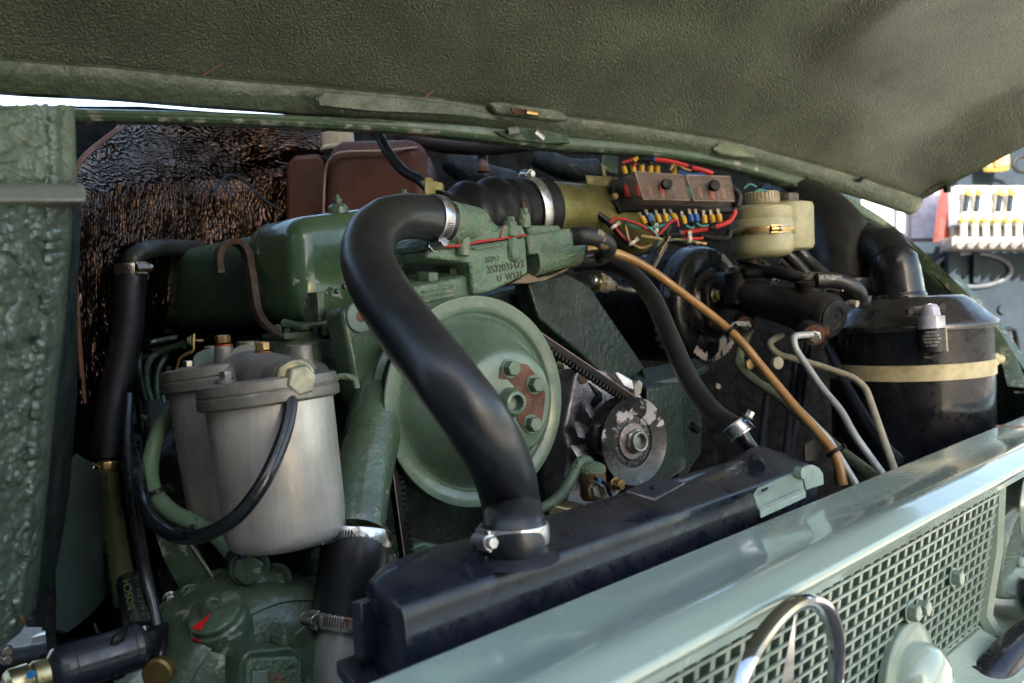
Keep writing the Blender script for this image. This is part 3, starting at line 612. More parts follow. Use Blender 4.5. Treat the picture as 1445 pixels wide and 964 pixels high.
# ---- radiator
A = pf(568, 851, -.03); Bp = pf(1152, 652, -.03)
tr = thing('radiator', A.lerp(Bp, .5)-UV*.4, 'long black radiator behind the nose with a dusty top tank', 'radiator')
sec = [(-.0, -.11), (.002, -.07), (0, -.012), (-.003, -.004), (-.010, 0), (-.030, .008), (-.050, .012), (-.060, .008), (-.064, -.002), (-.066, -.11)]
rows = []
for k, bulge in ((0, 0), (.012, .5), (.05, 1), (.12, 1.2), (.2, 1), (.5, 1), (.8, 1), (.86, 1), (.90, 1.6), (.94, 1.7), (.975, 1.2), (.992, .4), (1, -.2)):
    p = A.lerp(Bp, k); sh = .55 if k == 0 else (.8 if k == .012 else 1)
    rows.append([p+FV*f*(sh if f < -.01 else 1)+UV*((u*bulge if u > 0 else u)-(.012 if k == 1 else 0)) for f, u in sec])
b = MB(); b.grid(rows, True, True); b.build('top_tank', M_rad, tr, bevel=.002, bseg=3)
b = MB(); q = A-LV*.001
b.prism([q+FV*-.034+UV*-.004+LV*.004, q+FV*-.046+UV*-.006+LV*.004, q+FV*-.046+UV*-.045+LV*.004, q+FV*-.034+UV*-.043+LV*.004], -LV*.013)
b.prism([q+FV*.003+UV*-.072+LV*.006, q+FV*-.055+UV*-.046+LV*.006, q+FV*-.055+UV*-.056+LV*.006, q+FV*.003+UV*-.084+LV*.006], -LV*.024)
b.build('end_flange', M_rad, tr, bevel=.001)
b = MB(); b.prism([q+FV*.0+UV*-.086+LV*.01, q+FV*-.07+UV*-.056+LV*.01, q+FV*-.07+UV*-.5+LV*.01, q+FV*.0+UV*-.5+LV*.01], LV*((Bp-A).length-.02)); b.build('core', M_core, tr)
for kk in range(3):
    b = MB(); b.prism([q+FV*(-.005-kk*.022)+UV*-.1-LV*.004, q+FV*(-.017-kk*.022)+UV*-.095-LV*.004, q+FV*(-.017-kk*.022)+UV*-.4-LV*.004, q+FV*(-.005-kk*.022)+UV*-.4-LV*.004], LV*.016); b.build('side_rib', M_rad, tr, bevel=.001)
m_ = pf(905, 700, -.055)
b = MB(); b.prism([pf(883, 703, -.05)+UV*.004, pf(925, 683, -.055)+UV*.004, pf(968, 688, -.04)+UV*.002, pf(925, 712, -.035)+UV*.002], UV*.003); b.build('pad', M_rad, tr, bevel=.001)
b = MB(); b.lathe(pf(922, 697, -.045)+UV*.006, UV, [(0, .003), (.001, .003)], 10); b.build('pad_hole', M_wblk, tr)
nk = pf(727, 778, -.045); dn = dep(nk); print('neck depth', dn)
b = MB(); b.lathe(nk-UV*.006, UV, [(0, .034), (.004, .030), (.007, .0255), (.012, .0245), (.03, .024)], 36); b.build('neck', M_rad, tr)
sp = C(1066, 655, 1.02)
b = MB(); b.tube(smooth_path([C(1068, 660, dep(pf(1068, 660, -.05))), C(1064, 640, 1.0), C(1052, 622, 1.0), C(1042, 605, 1.0)]), .0085, 16); b.build('vent_spigot', M_rad, tr)

# ---- upper hose and clamps
hp_ = [(727, 772, dn), (726, 752, dn), (722, 715, .735), (708, 660, .69), (676, 600, .655), (628, 535, .655), (578, 470, .69), (540, 415, .74), (519, 368, .80), (524, 332, .86), (548, 311, .92), (585, 306, .965), (628, 312, 1.0)]
hpts = [C(*p) for p in hp_]
hose('radiator_hose', hpts, .0245, surf('big_hose_rubber', (.006,.007,.010), .33, spec=.35, var=.3, vscale=9, bump=.16, bscale=260, bdist=.0008, dust=.28, dustcol=(.075,.062,.052), rvar=.06, coat=.6, crough=.30, grime=.4, gscale=30), 'thick black curved radiator hose sweeping over the big green pulley', seg=40, n=14, wob=.03)
ax = (hpts[1]-hpts[0]).normalized()
cl = clamp(C(725, 753, dn), ax, .0250, .0145, -VR*.75-VD*.6, 'bright worm clamp at the foot of the thick radiator hose')
ax = (hpts[-1]-hpts[-2]).normalized()
clamp(C(613, 309, .99), ax, .0252, .0145, -VU*.9-VD*.4, 'bright worm clamp at the upper end of the thick radiator hose')

# ---- thermostat housing
A1 = C(690, 360, 1.06)
tt = thing('thermostat_housing', C(690, 415, 1.06), 'pale green cast thermostat housing with red sealant line and raised casting numbers', 'housing')
b = MB(); b.tube([C(612, 308, .99), C(640, 315, 1.03), C(668, 320, 1.08)], .0245, 32); b.build('outlet_neck', M_cast, tt)
def pr(name, pts, A_, back, mat, parent, bev=.003, seg=3, lab=None): return MB().prism([pa(x, y, A_) for x, y in pts], -FV*back).build(name, mat, parent, bevel=bev, bseg=seg)
# pyramid shaped cover
a = [pa(x, y, A1-FV*.012) for x, y in ((612, 342), (640, 292), (664, 289), (712, 326), (712, 336))]
bq = [pa(x, y, A1-FV*.012)-FV*.05 for x, y in ((612, 338), (636, 288), (664, 284), (700, 318), (702, 336))]
MB().loft([bq, a, [p+FV*.007+(pa(672, 326, A1)-p)*.25 for p in a]]).build('cover', M_cast, tt, bevel=.003)
pr('upper_flange', [(602, 345), (612, 334), (645, 330), (652, 322), (700, 326), (712, 318), (736, 318), (742, 330), (742, 333), (668, 343), (602, 352)], A1, .06, M_cast, tt)
b = MB(); b.tube([pa(620, 348.5, A1+FV*.001), pa(645, 347, A1+FV*.004), pa(664, 344, A1+FV*.003), pa(676, 341, A1+FV*.002), pa(700, 338, A1+FV*.0), pa(742, 331.5, A1+FV*.001)], lambda t: .0010+.0010*abs(math.sin(t*23))*abs(math.sin(t*9)), 8); b.tube([pa(706, 336, A1+FV*.001), pa(709, 326, A1+FV*.003), pa(711, 318, A1+FV*.003)], .001, 6); b.build('sealant_line', M_redseal, tt)
pr('lower_body', [(602, 353), (668, 345), (742, 334), (746, 386), (722, 398), (690, 413), (668, 416), (664, 372), (640, 368), (602, 364)], A1-FV*.003, .07, M_cast, tt, .004, 4)
pr('rib', [(668, 350), (716, 343), (716, 346), (672, 352)], A1+FV*.003, .01, M_cast, tt, .001)
for (x, y0, y1, r_, ff, mt, hm) in ((656, 324, 361, .0085, .004, M_rusty, M_cast), (723, 313, 334, .0085, .0, M_cast, M_cast)):
    p0 = pa(x, y1, A1+FV*ff)-FV*.004; p1 = pa(x, y0, A1+FV*ff)-FV*.004
    b = MB(); b.lathe(p0, p1-p0, [(0, r_*1.05), ((p1-p0).length, r_)], 24); b.build('bolt_boss', M_cast, tt, bevel=.0008)
    bolt(tt, p1, UV, r_*.72, .0055, mt)
b = MB(); p0 = pa(725, 346, A1-FV*.001); b.lathe(p0-FV*.004, -UV, [(-.012, .006), (0, .0095), (.012, .0105), (.018, .008), (.021, .003)], 24); b.build('dome', M_cast, tt)
p0 = pa(740, 322, A1-FV*.02); b = MB(); b.lathe(p0, UV, [(0, .009), (.018, .008)], 20); b.build('rear_boss', M_cast, tt, bevel=.001); bolt(tt, p0+UV*.018, UV, .006, .006, M_cast); b = MB(); b.lathe(p0+UV*.022, UV, [(0, .0028), (.010, .0028)], 12); b.build('stud', M_rusty, tt)
pr('side_block', [(742, 318), (790, 318), (796, 330), (748, 334)], A1-FV*.03, .04, M_cast, tt)
pr('outlet_plate', [(745, 332), (806, 322), (808, 350), (748, 360)], A1-FV*.0, .05, M_cast, tt, .003)
# outlet: short fat barrel going right
p0 = pa(752, 366, A1-FV*.02); p1 = pa(803, 352, A1-FV*.02)
b = MB(); b.lathe(p0, p1-p0, [(-.01, .022), ((p1-p0).length*.8, .0225), ((p1-p0).length*1.0, .024), ((p1-p0).length*1.06, .025)], 32); b.build('outlet_barrel', M_cast, tt, bevel=.001)
b = MB(); b.lathe(p0, p1-p0, [((p1-p0).length*1.06, .0235), ((p1-p0).length*1.12, .0235), ((p1-p0).length*1.13, .021), ((p1-p0).length*1.22, .020)], 32); b.build('end_gasket', surf('rust_black', (.03,.02,.016), .5, rust=.6, bump=.4), tt, bevel=.0006)
b = MB(); b.lathe(pa(812, 334, A1-FV*.02), p1-p0, [(-.008, .0125), (0, .0135), (.003, .0105), (.008, .0105), (.009, .0125), (.013, .0115)], 24); b.build('hose_tail', M_oldband, tt)
b = MB(); q = pa(800, 320, A1-FV*.015)
for k in range(3): b.tube([q+VR*.004*k+VU*.000, q+VR*(.004*k+.0015)+VU*.0035, q+VR*(.004*k+.003)], .0007, 6)
b.bm.free()
pr('lower_web', [(746, 386), (760, 392), (780, 388), (806, 376), (800, 382), (770, 396), (745, 400), (722, 400)], A1-FV*.012, .03, surf('rusted_casting', (.17,.13,.08), .6, var=.4, bump=.5, rust=.5), tt, .002)
text('casting_number', '3522031473', .0128, pa(716, 377, A1)+FV*-.0026, pa(742, 372, A1)-pa(690, 381, A1), UV, surf('raised_cast', (.10,.10,.06), .5, bump=.2), tt, .0009)
text('casting_letters', 'U  WT21', .0115, pa(722, 390, A1)+FV*-.0026, pa(742, 385, A1)-pa(690, 395, A1), UV, MATS['raised_cast'], tt, .0009)
text('casting_mark', '10257', .010, pa(697, 366, A1)+FV*-.0026, pa(742, 362, A1)-pa(690, 370, A1), UV, M_cast, tt, .0009)
# mounting ledge with two hexagon heads
te_ = thing('front_bracket', C(630, 420, 1.04), 'pale green ledge with two hexagon heads under the hose bend', 'bracket')
A2 = C(630, 400, 1.03)
b = MB(); b.loft([[pa(x, y, A2)-FV*.06 for x, y in ((570, 392), (680, 372), (690, 400), (580, 425))], [pa(x, y, A2)-FV*.02 for x, y in ((572, 402), (684, 380), (692, 408), (582, 432))], [pa(x, y, A2) for x, y in ((576, 408), (682, 384), (688, 412), (600, 436))]]); b.build('ledge', M_cast, te_, bevel=.004, bseg=3)
for dy in (0, 7, 14):
    b = MB(); b.tube([pa(596, 412+dy, A2+FV*.001), pa(640, 403+dy, A2+FV*.001)], .0016, 8); b.build('rib', M_cast, te_)
bolt(te_, pa(603, 399, A2-FV*.02), (UV+FV*.15), .0135, .011, M_eng, a0=.2); bolt(te_, pa(641, 391, A2-FV*.025), (UV+FV*.1), .0085, .0095, M_eng, a0=.4)

# ---- rocker cover
tv = thing('rocker_cover', C(430, 460, 1.1), 'big rounded dark green rocker cover left of the hose bend', 'engine cover')
AV = C(430, 420, 1.02)
def hexv(px, py, f): return pa(px, py, AV+FV*f)
lo = [hexv(424, 459, 0), hexv(600, 440, 0), hexv(600, 440, 0)-FV*.16, hexv(424, 459, 0)-FV*.135]
hi = [hexv(414, 306, -.012), hexv(600, 282, -.012), hexv(600, 282, -.012)-FV*.14, hexv(414, 306, -.012)-FV*.12]
mid = [a_.lerp(h_, .55)+((a_-sum(lo, Vector())/4).normalized()*.004) for a_, h_ in zip(lo, hi)]
MB().loft([lo, mid, hi]).build('front_hump', surf('rocker_green_paint', (.065,.13,.06), .18, var=.12, vscale=8, bump=.06, bscale=60, wave=.06, wscale=9, coat=.5, chip=.15, chipcol=(.45,.42,.42), chipscale=70, grime=.35, dust=.15), tv, bevel=.024, bseg=8, ang=80)
# long low part running back
lo = [hexv(395, 462, -.06), hexv(600, 440, -.10), hexv(600, 440, -.10)-FV*.62, hexv(395, 462, -.06)-FV*.62]
hi = [hexv(388, 326, -.08), hexv(600, 292, -.08), hexv(600, 292, -.08)-FV*.56, hexv(388, 326, -.08)-FV*.56]
MB().loft([lo, hi]).build('rear_cover', surf('shaded_rocker_green', (.045,.088,.045), .28, var=.3, bump=.1, coat=.2, dust=.2), tv, bevel=.022, bseg=5, ang=80)  # rocker green darkened: the shade back here is put into the colour
b = MB(); p0 = C(445, 408, .975)
pr('fin', [(447, 412), (458, 411), (461, 452), (450, 454)], C(450, 430, .985), .03, M_eng, tv, .0015)
b = MB(); b.tube([hexv(470, 437, .004), hexv(540, 428, .004)], .004, 10); b.tube([hexv(400, 456, -.02), hexv(425, 461, .002), hexv(470, 455, .003), hexv(560, 446, .003)], .005, 12); b.build('lower_bead', M_eng, tv)
for i, (x, y) in enumerate(((485, 404), (475, 411))):
    b = MB(); b.lathe(pa(x+2, y, AV+FV*.0155), FV, [(-.004, .0035), (.002, .0028), (.003, .001)], 14); b.build('weld_spot', M_eng, tv)
for (x, y, r_, d_) in ((477, 291, .008, 1.10), (571, 284, .011, 1.13)):
    p = C(x, y+2, d_); b = MB(); b.lathe(p, UV, [(-.01, r_*1.7), (.0, r_*1.6), (.004, r_*1.1)], 24); b.build('nut_seat', M_eng, tv); bolt(tv, p+UV*.003, UV, r_*.8, .007, M_oldg if x < 500 else M_cast)
    b = MB(); b.lathe(p+UV*.008, UV, [(0, r_*.35), (.008, r_*.3)], 12); b.build('stud', M_cast, tv)
b = MB(); b.prism([C(520, 290, 1.12), C(556, 281, 1.12), C(566, 288, 1.12), C(548, 292, 1.12)], UV*.004); b.build('strap_plate', M_eng, tv, bevel=.001)
b = MB(); b.prism([C(247, 370, 1.30), C(256, 369, 1.30), C(268, 424, 1.27), C(260, 425, 1.27)], -FV*.004); tag(b.build('metal_tag', surf('tag_grey', (.32,.30,.29), .6, var=.3, vscale=80, bump=.3), None), 'small grey metal tag on the dark side of the rocker cover', 'metal tag')
tc_ = thing('oil_filler_cap', C(295, 312, 1.5), 'black round filler cap behind the rocker cover in the dark corner', 'cap')
b = MB(); b.lathe(C(290, 314, 1.5), UV, [(0, .042), (.03, .044), (.036, .038), (.037, 0)], 32); b.build('cap', M_blk, tc_, bevel=.002)
# lifting hook
hk = [C(309, 386, 1.10), C(308, 366, 1.10), C(313, 350, 1.10), C(326, 342, 1.10), C(340, 345, 1.10), C(349, 360, 1.09), C(354, 390, 1.07), C(360, 430, 1.05), C(368, 450, 1.03), C(384, 466, 1.0), C(392, 474, .98)]
tag(ribbon(smooth_path(hk, 5), -FV*.022+LV*.004, .0085).build('lifting_hook', M_hook, None, bevel=.0015), 'rusty brown steel lifting hook curving beside the rocker cover', 'lifting hook')

# ---- block, timing case and castings
tb_ = thing('engine_block', C(500, 900, 1.2), 'dark green engine block and timing case below and behind the pulley', 'engine block')
AB = C(600, 560, 1.16)
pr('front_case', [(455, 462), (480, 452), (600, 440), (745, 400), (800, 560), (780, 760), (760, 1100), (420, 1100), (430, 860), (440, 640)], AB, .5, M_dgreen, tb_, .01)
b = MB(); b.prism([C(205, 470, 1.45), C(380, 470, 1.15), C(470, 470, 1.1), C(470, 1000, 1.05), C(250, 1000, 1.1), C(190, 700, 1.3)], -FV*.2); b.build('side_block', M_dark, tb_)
b = MB(); b.lathe(C(420, 470, 1.04), UV, [(-.05, .04), (-.01, .042), (0, .02)], 16); b.build('head_boss', M_oldg, tb_)
for k in range(7):
    x = 395+k*13; b = MB(); b.box(C(x, 466+random.uniform(-2, 10), 1.03), (VR, VU, VD), (random.uniform(.006, .012), random.uniform(.01, .025), .02)); b.build('head_casting_lug', M_oldg, tb_, bevel=.002)
pr('gasket_edge', [(400, 470), (480, 464), (482, 474), (402, 480)], C(440, 470, 1.02), .05, M_oldg, tb_, .002)
# bracket with the round lug
tl = thing('lug_bracket', C(520, 560, 1.0), 'green cast bracket with a round drilled lug left of the pulley', 'bracket')
AL = C(508, 450, .97)
pr('arm', [(482, 446), (486, 434), (497, 429), (515, 430), (525, 440), (545, 470), (580, 520), (590, 600), (540, 620), (505, 560), (494, 500)], AL, .035, M_eng, tl, .005, 4)
b = MB(); q = AL+(pa(506, 447, AL)-AL); b.lathe(q-FV*.002, FV, [(0, .0175), (.006, .0172), (.0065, .006), (-.004, .0055)], 32); b.build('lug_face', surf('grey_green_face', (.14,.20,.17), .4, var=.1, bump=.1), tl, bevel=.0006)
b = MB(); b.lathe(q+FV*.001, FV, [(0, .0055), (.001, .0055)], 24); b.build('hole', M_rusty, tl)
b = MB(); b.tube(smooth_path([C(468, 534, .93), C(486, 531, .93), C(500, 536, .93), C(504, 548, .93)]), .0035, 10); tag(b.build('green_hook', M_cast, None), 'small green bent hook right of the filter head', 'hook')
# coolant elbow
te2 = thing('coolant_elbow', C(500, 760, .9), 'fat green coolant elbow dropping to the lower hose', 'pipe elbow')
ep = smooth_path([C(600, 560, 1.10), C(560, 520, 1.03), C(540, 560, .98), C(524, 620, .94), C(512, 680, .91), C(503, 748, .88)], 8)
MB().tube(ep, lambda t: .034-.006*t, 32).build('elbow', M_eng, te2)
b = MB(); b.tube([C(503, 741, .88), C(502, 750, .88)], .031, 32); b.build('lip', surf('rusty_lip', (.08,.07,.05), .5, rust=.7, bump=.3), te2)
lh = [C(502, 752, .88), C(498, 800, .87), C(490, 860, .86), C(484, 900, .85)]
hose('lower_coolant_hose', [lh[0], C(499, 790, .87), C(489, 868, .86)], .0335, MATS['big_hose_rubber'], 'short fat black coolant hose at the lower left of the radiator', seg=36)
clamp(C(501, 760, .88), lh[1]-lh[0], .0338, .017, -VR*.8-VD*.6, 'worm clamp at the top of the short fat coolant hose')
clamp(C(488, 876, .86), lh[2]-lh[1], .0325, .016, -VR*.75-VD*.7, 'rust stained worm clamp at the bottom of the short fat coolant hose', mat=surf('rusty_band', (.5,.47,.44), .3, .9, rust=.55, bump=.1))
b = MB(); b.tube([C(489, 868, .86), C(483, 900, .855), C(478, 1010, .84)], .0265, 32); tag(b.build('coolant_pipe', surf('pipe_aluminium', (.45,.46,.43), .42, .5, var=.3, vscale=30, stretch=(1,1,.2)), None), 'bare aluminium coolant pipe below the rust stained clamp', 'pipe')
# timing cover, filler neck
tcv = thing('timing_cover', C(400, 1000, .85), 'round grey green timing cover with ribs at the bottom', 'engine cover')
AC = C(400, 980, .83); cc = pa(402, 1010, AC)
b = MB(); b.lathe(cc-FV*.10, FV, [(0, .125), (.05, .122), (.085, .118), (.095, .112), (.098, .106), (.096, .104), (.1, .098), (.112, .07), (.114, 0)], 64); b.build('cover', M_eng, tcv)
pr('plate_base', [(340, 930), (352, 918), (412, 912), (426, 924), (430, 1000), (335, 1000)], AC+FV*.032, .03, M_eng, tcv, .003)
pr('name_plate', [(349, 938), (356, 930), (418, 927), (425, 934), (426, 1000), (347, 1000)], AC+FV*.037, .006, M_cast, tcv, .002)
pr('plate_window', [(358, 948), (378, 946), (378, 1000), (356, 1000)], AC+FV*.039, .003, M_grille, tcv, .001)
for (x, y) in ((363, 941), (412, 937)): bolt(tcv, pa(x, y, AC+FV*.036), FV, .003, .002, M_cast, washer=False)
pr('rib', [(398, 912), (402, 886), (407, 912)], AC+FV*.03, .02, M_cast, tcv, .001)
bolt(tcv, pa(420, 897, AC+FV*.0), FV, .012, .01, M_eng)
b = MB(); b.tube(smooth_path([C(560, 790, .98), C(470, 830, .96), C(390, 860, .94), C(340, 900, .9)]), .022, 20); b.build('cast_arch', M_eng, tcv)
b = MB(); b.tube(smooth_path([C(470, 1000, .86), C(470, 900, .88), C(452, 870, .9)]), .004, 8); b.build('edge_bead', M_eng, tcv)
tf = thing('filler_neck', C(330, 920, .83), 'green oil filler neck with winged cap and a red paint mark', 'filler neck')
na = (C(303, 862, .80)-C(345, 940, .84)).normalized(); nc = C(305, 868, .80)
b = MB(); b.lathe(nc-na*.07, na, [(0, .036), (.02, .031), (.055, .0272), (.066, .0268), (.0685, .0245)], 40); b.build('neck', M_eng, tf)
b = MB(); b.lathe(nc, na, [(-.002, .0245), (.002, .0252), (.005, .0247), (.0065, .022), (.0067, 0)], 40); b.build('cap', M_eng, tf)
wv = (VR*.62+VU*.35); 
wing = [nc+na*.006+(VR*.55+VU*.6)*a_+na*h_ for a_, h_ in ((-.019, 0), (-.0185, .007), (-.012, .013), (-.003, .0155), (.006, .013), (.012, .006), (.014, 0))]
b = MB(); n_ = (VR*.55+VU*.6).cross(na).normalized(); b.prism([p-n_*.0025 for p in wing], n_*.005); b.build('wing_grip', M_eng, tf, bevel=.0012)
b = MB(); e1 = (-VR*.25-VU*.7-VD*.3); e1 = (e1-na*e1.dot(na)).normalized(); e2 = na.cross(e1)
b.prism([nc+na*.0068+e1*.004+e2*.001, nc+na*.0068+e1*.0225+e2*.006, nc+na*.0068+e1*.023-e2*.005], na*.0006)
b.prism([nc-na*.001+e1*.0268+e2*.006, nc-na*.001+e1*.027-e2*.006, nc-na*.006+e1*.0272-e2*.005, nc-na*.006+e1*.027+e2*.002], e1*.0006); b.build('paint_mark', M_redp, tf)
b = MB(); b.lathe(nc+na*.012-n_*.003-(VR*.55+VU*.6)*.006, -n_, [(0, .0016), (.0006, .0016)], 10); b.build('blue_dot', M_bluep, tf)

# ---- fan pulley
PC = C(676, 566, 1.0); vr = (CAMLOC-PC).normalized(); pax = (FV*.86+vr*.24).normalized()
tp = thing('fan_pulley', PC-UV*.12, 'large dished green fan pulley with rusty hub and four bolts', 'pulley')
b = MB(); RP = .1195
b.lathe(PC, pax, [(-.034, .03), (-.032, RP*.86), (-.031, RP*.99), (-.029, RP*1.0), (-.027, RP*.99), (-.017, RP*.89), (-.013, RP*.89), (-.003, RP*.99), (-.001, RP), (.0005, RP*.992), (.0008, RP*.86), (-.001, RP*.845), (-.004, RP*.835), (-.0045, RP*.825), (-.003, RP*.805),
  (.004, RP*.775), (.018, RP*.70), (.034, RP*.61), (.048, RP*.54), (.056, RP*.495), (.0595, RP*.465), (.0605, RP*.43), (.0605, 0)], 96); b.build('wheel', M_pul, tp, ang=50)
hx, hy = perp(pax); hf = PC+pax*.0607
def hpnt(a, r): return hf+(VRp*math.cos(a)+VUp*math.sin(a))*r*1.12
VRp = (VR-pax*VR.dot(pax)).normalized(); VUp = pax.cross(VRp)
pts = [hpnt(R(a), r) for a, r in ((110, .036), (95, .030), (85, .039), (60, .042), (35, .0405), (10, .043), (-12, .041), (-32, .044), (-48, .036), (-60, .030), (-66, .018), (-30, .014), (5, .016), (40, .012), (75, .017), (95, .022), (120, .027))]
b = MB(); b.prism(pts, pax*.0006); b.build('rust_patch', M_rusty, tp)
b = MB(); b.lathe(hf, pax, [(0, .0165), (.004, .016), (.012, .0125), (.013, .0085), (.002, .0075), (.001, 0)], 32, False); b.build('centre_boss', M_pul, tp, bevel=.0005)
for a in (92, 31, -41, -105, 160):
    p = hpnt(R(a), .0326); bolt(tp, p, pax, .0088, .0095, M_pul, a0=a*.1); 
# ---- alternator
gc = PC-pax*.015
AC2 = onp(886, 622, gc, pax); print('alt depth', dep(AC2))
ra = 62/FPX*dep(AC2)
ta = thing('alternator', AC2-UV*.08, 'alternator with chipped black and silver pulley, bare metal fan and housing', 'alternator')
b = MB(); M_altp = surf('chipped_pulley', (.016,.016,.017), .28, var=.3, bump=.25, bscale=200, chip=1.18, chipcol=(.50,.46,.46), chipscale=20, coat=.2)
b.lathe(AC2, pax, [(.004, ra*.86), (.012, ra*.99), (.0135, ra), (.0145, ra*.985), (.0125, ra*.9), (.0105, ra*.68), (.0095, ra*.60), (.0075, ra*.585), (.0075, 0)], 64); b.build('front_disc', M_altp, ta)
b = MB(); b.lathe(AC2, pax, [(-.018, ra*.5), (-.016, ra*.97), (-.014, ra), (-.012, ra*.99), (-.003, ra*.86), (.004, ra*.86)], 64); b.build('rear_disc', M_blk, ta)
b = MB(); b.lathe(AC2+pax*.0075, pax, [(0, ra*.42), (.003, ra*.41), (.0035, ra*.30)], 40); b.build('washer', surf('worn_washer', (.33,.29,.28), .45, .6, var=.4, vscale=120, bump=.4), ta, bevel=.0005)
b = MB(); b.hexa(AC2+pax*.010, pax, ra*.29, .008, .3); b.lathe(AC2+pax*.018, pax, [(0, ra*.24), (.006, ra*.235), (.007, ra*.215), (.0065, ra*.165), (-.003, ra*.16)], 32, False); b.build('shaft_nut', surf('nut_grey', (.32,.33,.31), .38, .8, var=.3, vscale=100), ta, bevel=.0006)
b = MB(); b.lathe(AC2+pax*.012, pax, [(0, ra*.16), (.0005, ra*.16)], 24); b.build('shaft_bore', M_rusty, ta)
aVR = (VR-pax*VR.dot(pax)).normalized(); aVU = pax.cross(aVR)
wraptext_ = 'ROBERT BOSCH GMBH'
for arc, s in ((90, 'GERMANY 14V 35A'), (-90, 'BOSCH STUTTGART')):
    for i, ch in enumerate(s):
        if ch == ' ': continue
        a = R(arc+(1 if arc > 0 else -1)*((len(s)-1)/2-i)*10.5); dr = aVR*math.cos(a)+aVU*math.sin(a); tg_ = pax.cross(dr)*(-1 if arc > 0 else 1)
        text('letter', ch, .0062, AC2+pax*.0082+dr*ra*.50, tg_, dr*(1 if arc > 0 else -1), MATS['worn_washer'], ta, .0004)
# fan blades
M_fan = surf('bare_fan_metal', (.62,.63,.65), .25, .9, var=.35, vscale=30, bump=.2, bscale=80)
fcn = AC2-pax*.030
for k in range(12):
    a0, a1 = R(k*30+8), R(k*30+31); f_ = lambda a, r, z: fcn+(aVR*math.cos(a)+aVU*math.sin(a))*r+pax*z
    b = MB(); b.loft([[f_(a0, ra*.55, .006), f_(a1, ra*.62, .004), f_(a1, ra*.62, .0055), f_(a0, ra*.55, .0075)], [f_(a0-.05, ra*1.12, -.012), f_(a1-.12, ra*1.22, .012), f_(a1-.12, ra*1.22, .0135), f_(a0-.05, ra*1.12, -.0105)]]); b.build('fan_blade', M_fan, ta, bevel=.0005)
AH = fcn-pax*.02
M_house = surf('oxidised_aluminium', (.34,.34,.38), .38, .7, var=.55, vscale=28, bump=.4, bscale=200, dust=.2)
def prn(name, pts, A_, back, mat, parent, bev=.002, seg=3, n=None): n = n or pax; return MB().prism([onp(x, y, A_, n) for x, y in pts], -n*back).build(name, mat, parent, bevel=bev, bseg=seg)
prn('drive_end_housing', [(811, 530), (816, 521), (826, 518), (856, 524), (885, 545), (905, 556), (915, 580), (912, 640), (880, 690), (850, 720), (800, 720), (797, 680), (802, 640), (796, 606), (801, 580)], AH, .06, M_house, ta, .004, 3)
prn('mounting_ear', [(868, 527), (872, 524), (893, 536), (896, 552), (880, 545)], AH+pax*.012, .02, M_fan, ta)
prn('top_ear', [(895, 543), (903, 536), (908, 541), (905, 556), (896, 560)], AH+pax*.012, .02, surf('pale_lug', (.40,.38,.33), .5, .3), ta)
prn('adjusting_lug', [(795, 514), (806, 505), (812, 509), (823, 512), (824, 520), (796, 521)], AH+pax*.006, .02, M_yelgreen if 'M_yelgreen' in globals() else surf('worn_lug', (.35,.33,.24), .5, .2, var=.5, vscale=60), ta, .001)
b = MB(); b.lathe(onp(822, 533, AH, pax)+pax*.0005, pax, [(0, .0088), (.001, .0088)], 24); b.build('lug_hole', surf('hole_rust', (.05,.03,.015), .7), ta); b = MB(); b.lathe(onp(801, 606, AH, pax)+pax*.0005, pax, [(0, .0052), (.001, .0052)], 24); b.build('lug_hole', surf('hole_rust', (.05,.03,.015), .7), ta)
for k in range(3):
    pts = [((832+k*4, 540+k*52), (856+k*2, 560+k*48), (828+k, 585+k*40), (842, 556+k*50))]
    b = MB(); P_ = [onp(x, y, AH+pax*.003, pax) for x, y in pts[0]]; b.prism(P_, -pax*.006); b.build('vent_opening', M_wblk, ta)
# belt hull round the three pulleys
KC = onp(700, 930, gc, pax)
circ = []
for c0, r0 in ((gc, RP*.945), (AC2+pax*(gc-AC2).dot(pax), ra*.93), (KC, .10)):
    q = c0-gc
    for k in range(180):
        a = 2*math.pi*k/180; circ.append(((q.dot(VRp)+r0*math.cos(a)), (q.dot(VUp)+r0*math.sin(a))))
def hull(P_):
    P_ = sorted(set(P_)); cr_ = lambda o, a, b_: (a[0]-o[0])*(b_[1]-o[1])-(a[1]-o[1])*(b_[0]-o[0]); lo_ = []; up_ = []
    for p in P_:
        while len(lo_) > 1 and cr_(lo_[-2], lo_[-1], p) <= 0: lo_.pop()
        lo_.append(p)
    for p in reversed(P_):
        while len(up_) > 1 and cr_(up_[-2], up_[-1], p) <= 0: up_.pop()
        up_.append(p)
    return lo_[:-1]+up_[:-1]
H = hull(circ); path = []
for (x0, y0), (x1, y1) in zip(H, H[1:]+H[:1]):
    n_ = max(1, int(math.hypot(x1-x0, y1-y0)/.006))
    for k in range(n_): path.append(((x0+(x1-x0)*k/n_), (y0+(y1-y0)*k/n_)))
tbelt = thing('fan_belt', KC-UV*.1, 'black toothed drive belt round the green pulley and alternator', 'drive belt')
secs = []; teeth = MB(); n_ = len(path)
for i, (x, y) in enumerate(path):
    xp, yp = path[i-1]; xn, yn = path[(i+1) % n_]; tx, ty = xn-xp, yn-yp; L_ = math.hypot(tx, ty); nx_, ny_ = ty/L_, -tx/L_
    p = gc+VRp*x+VUp*y; nn = VRp*nx_+VUp*ny_; tt_ = (VRp*tx+VUp*ty)/L_
    secs.append([p+nn*.0015-pax*.0062, p+nn*.002+pax*.0062, p+nn*.0005+pax*.0066, p-nn*.0065+pax*.0045, p-nn*.0065-pax*.0045, p+nn*.000-pax*.0066])
    if i % 1 == 0: teeth.box(p-nn*.009, (tt_, pax, nn), (.0034, .0085, .006))
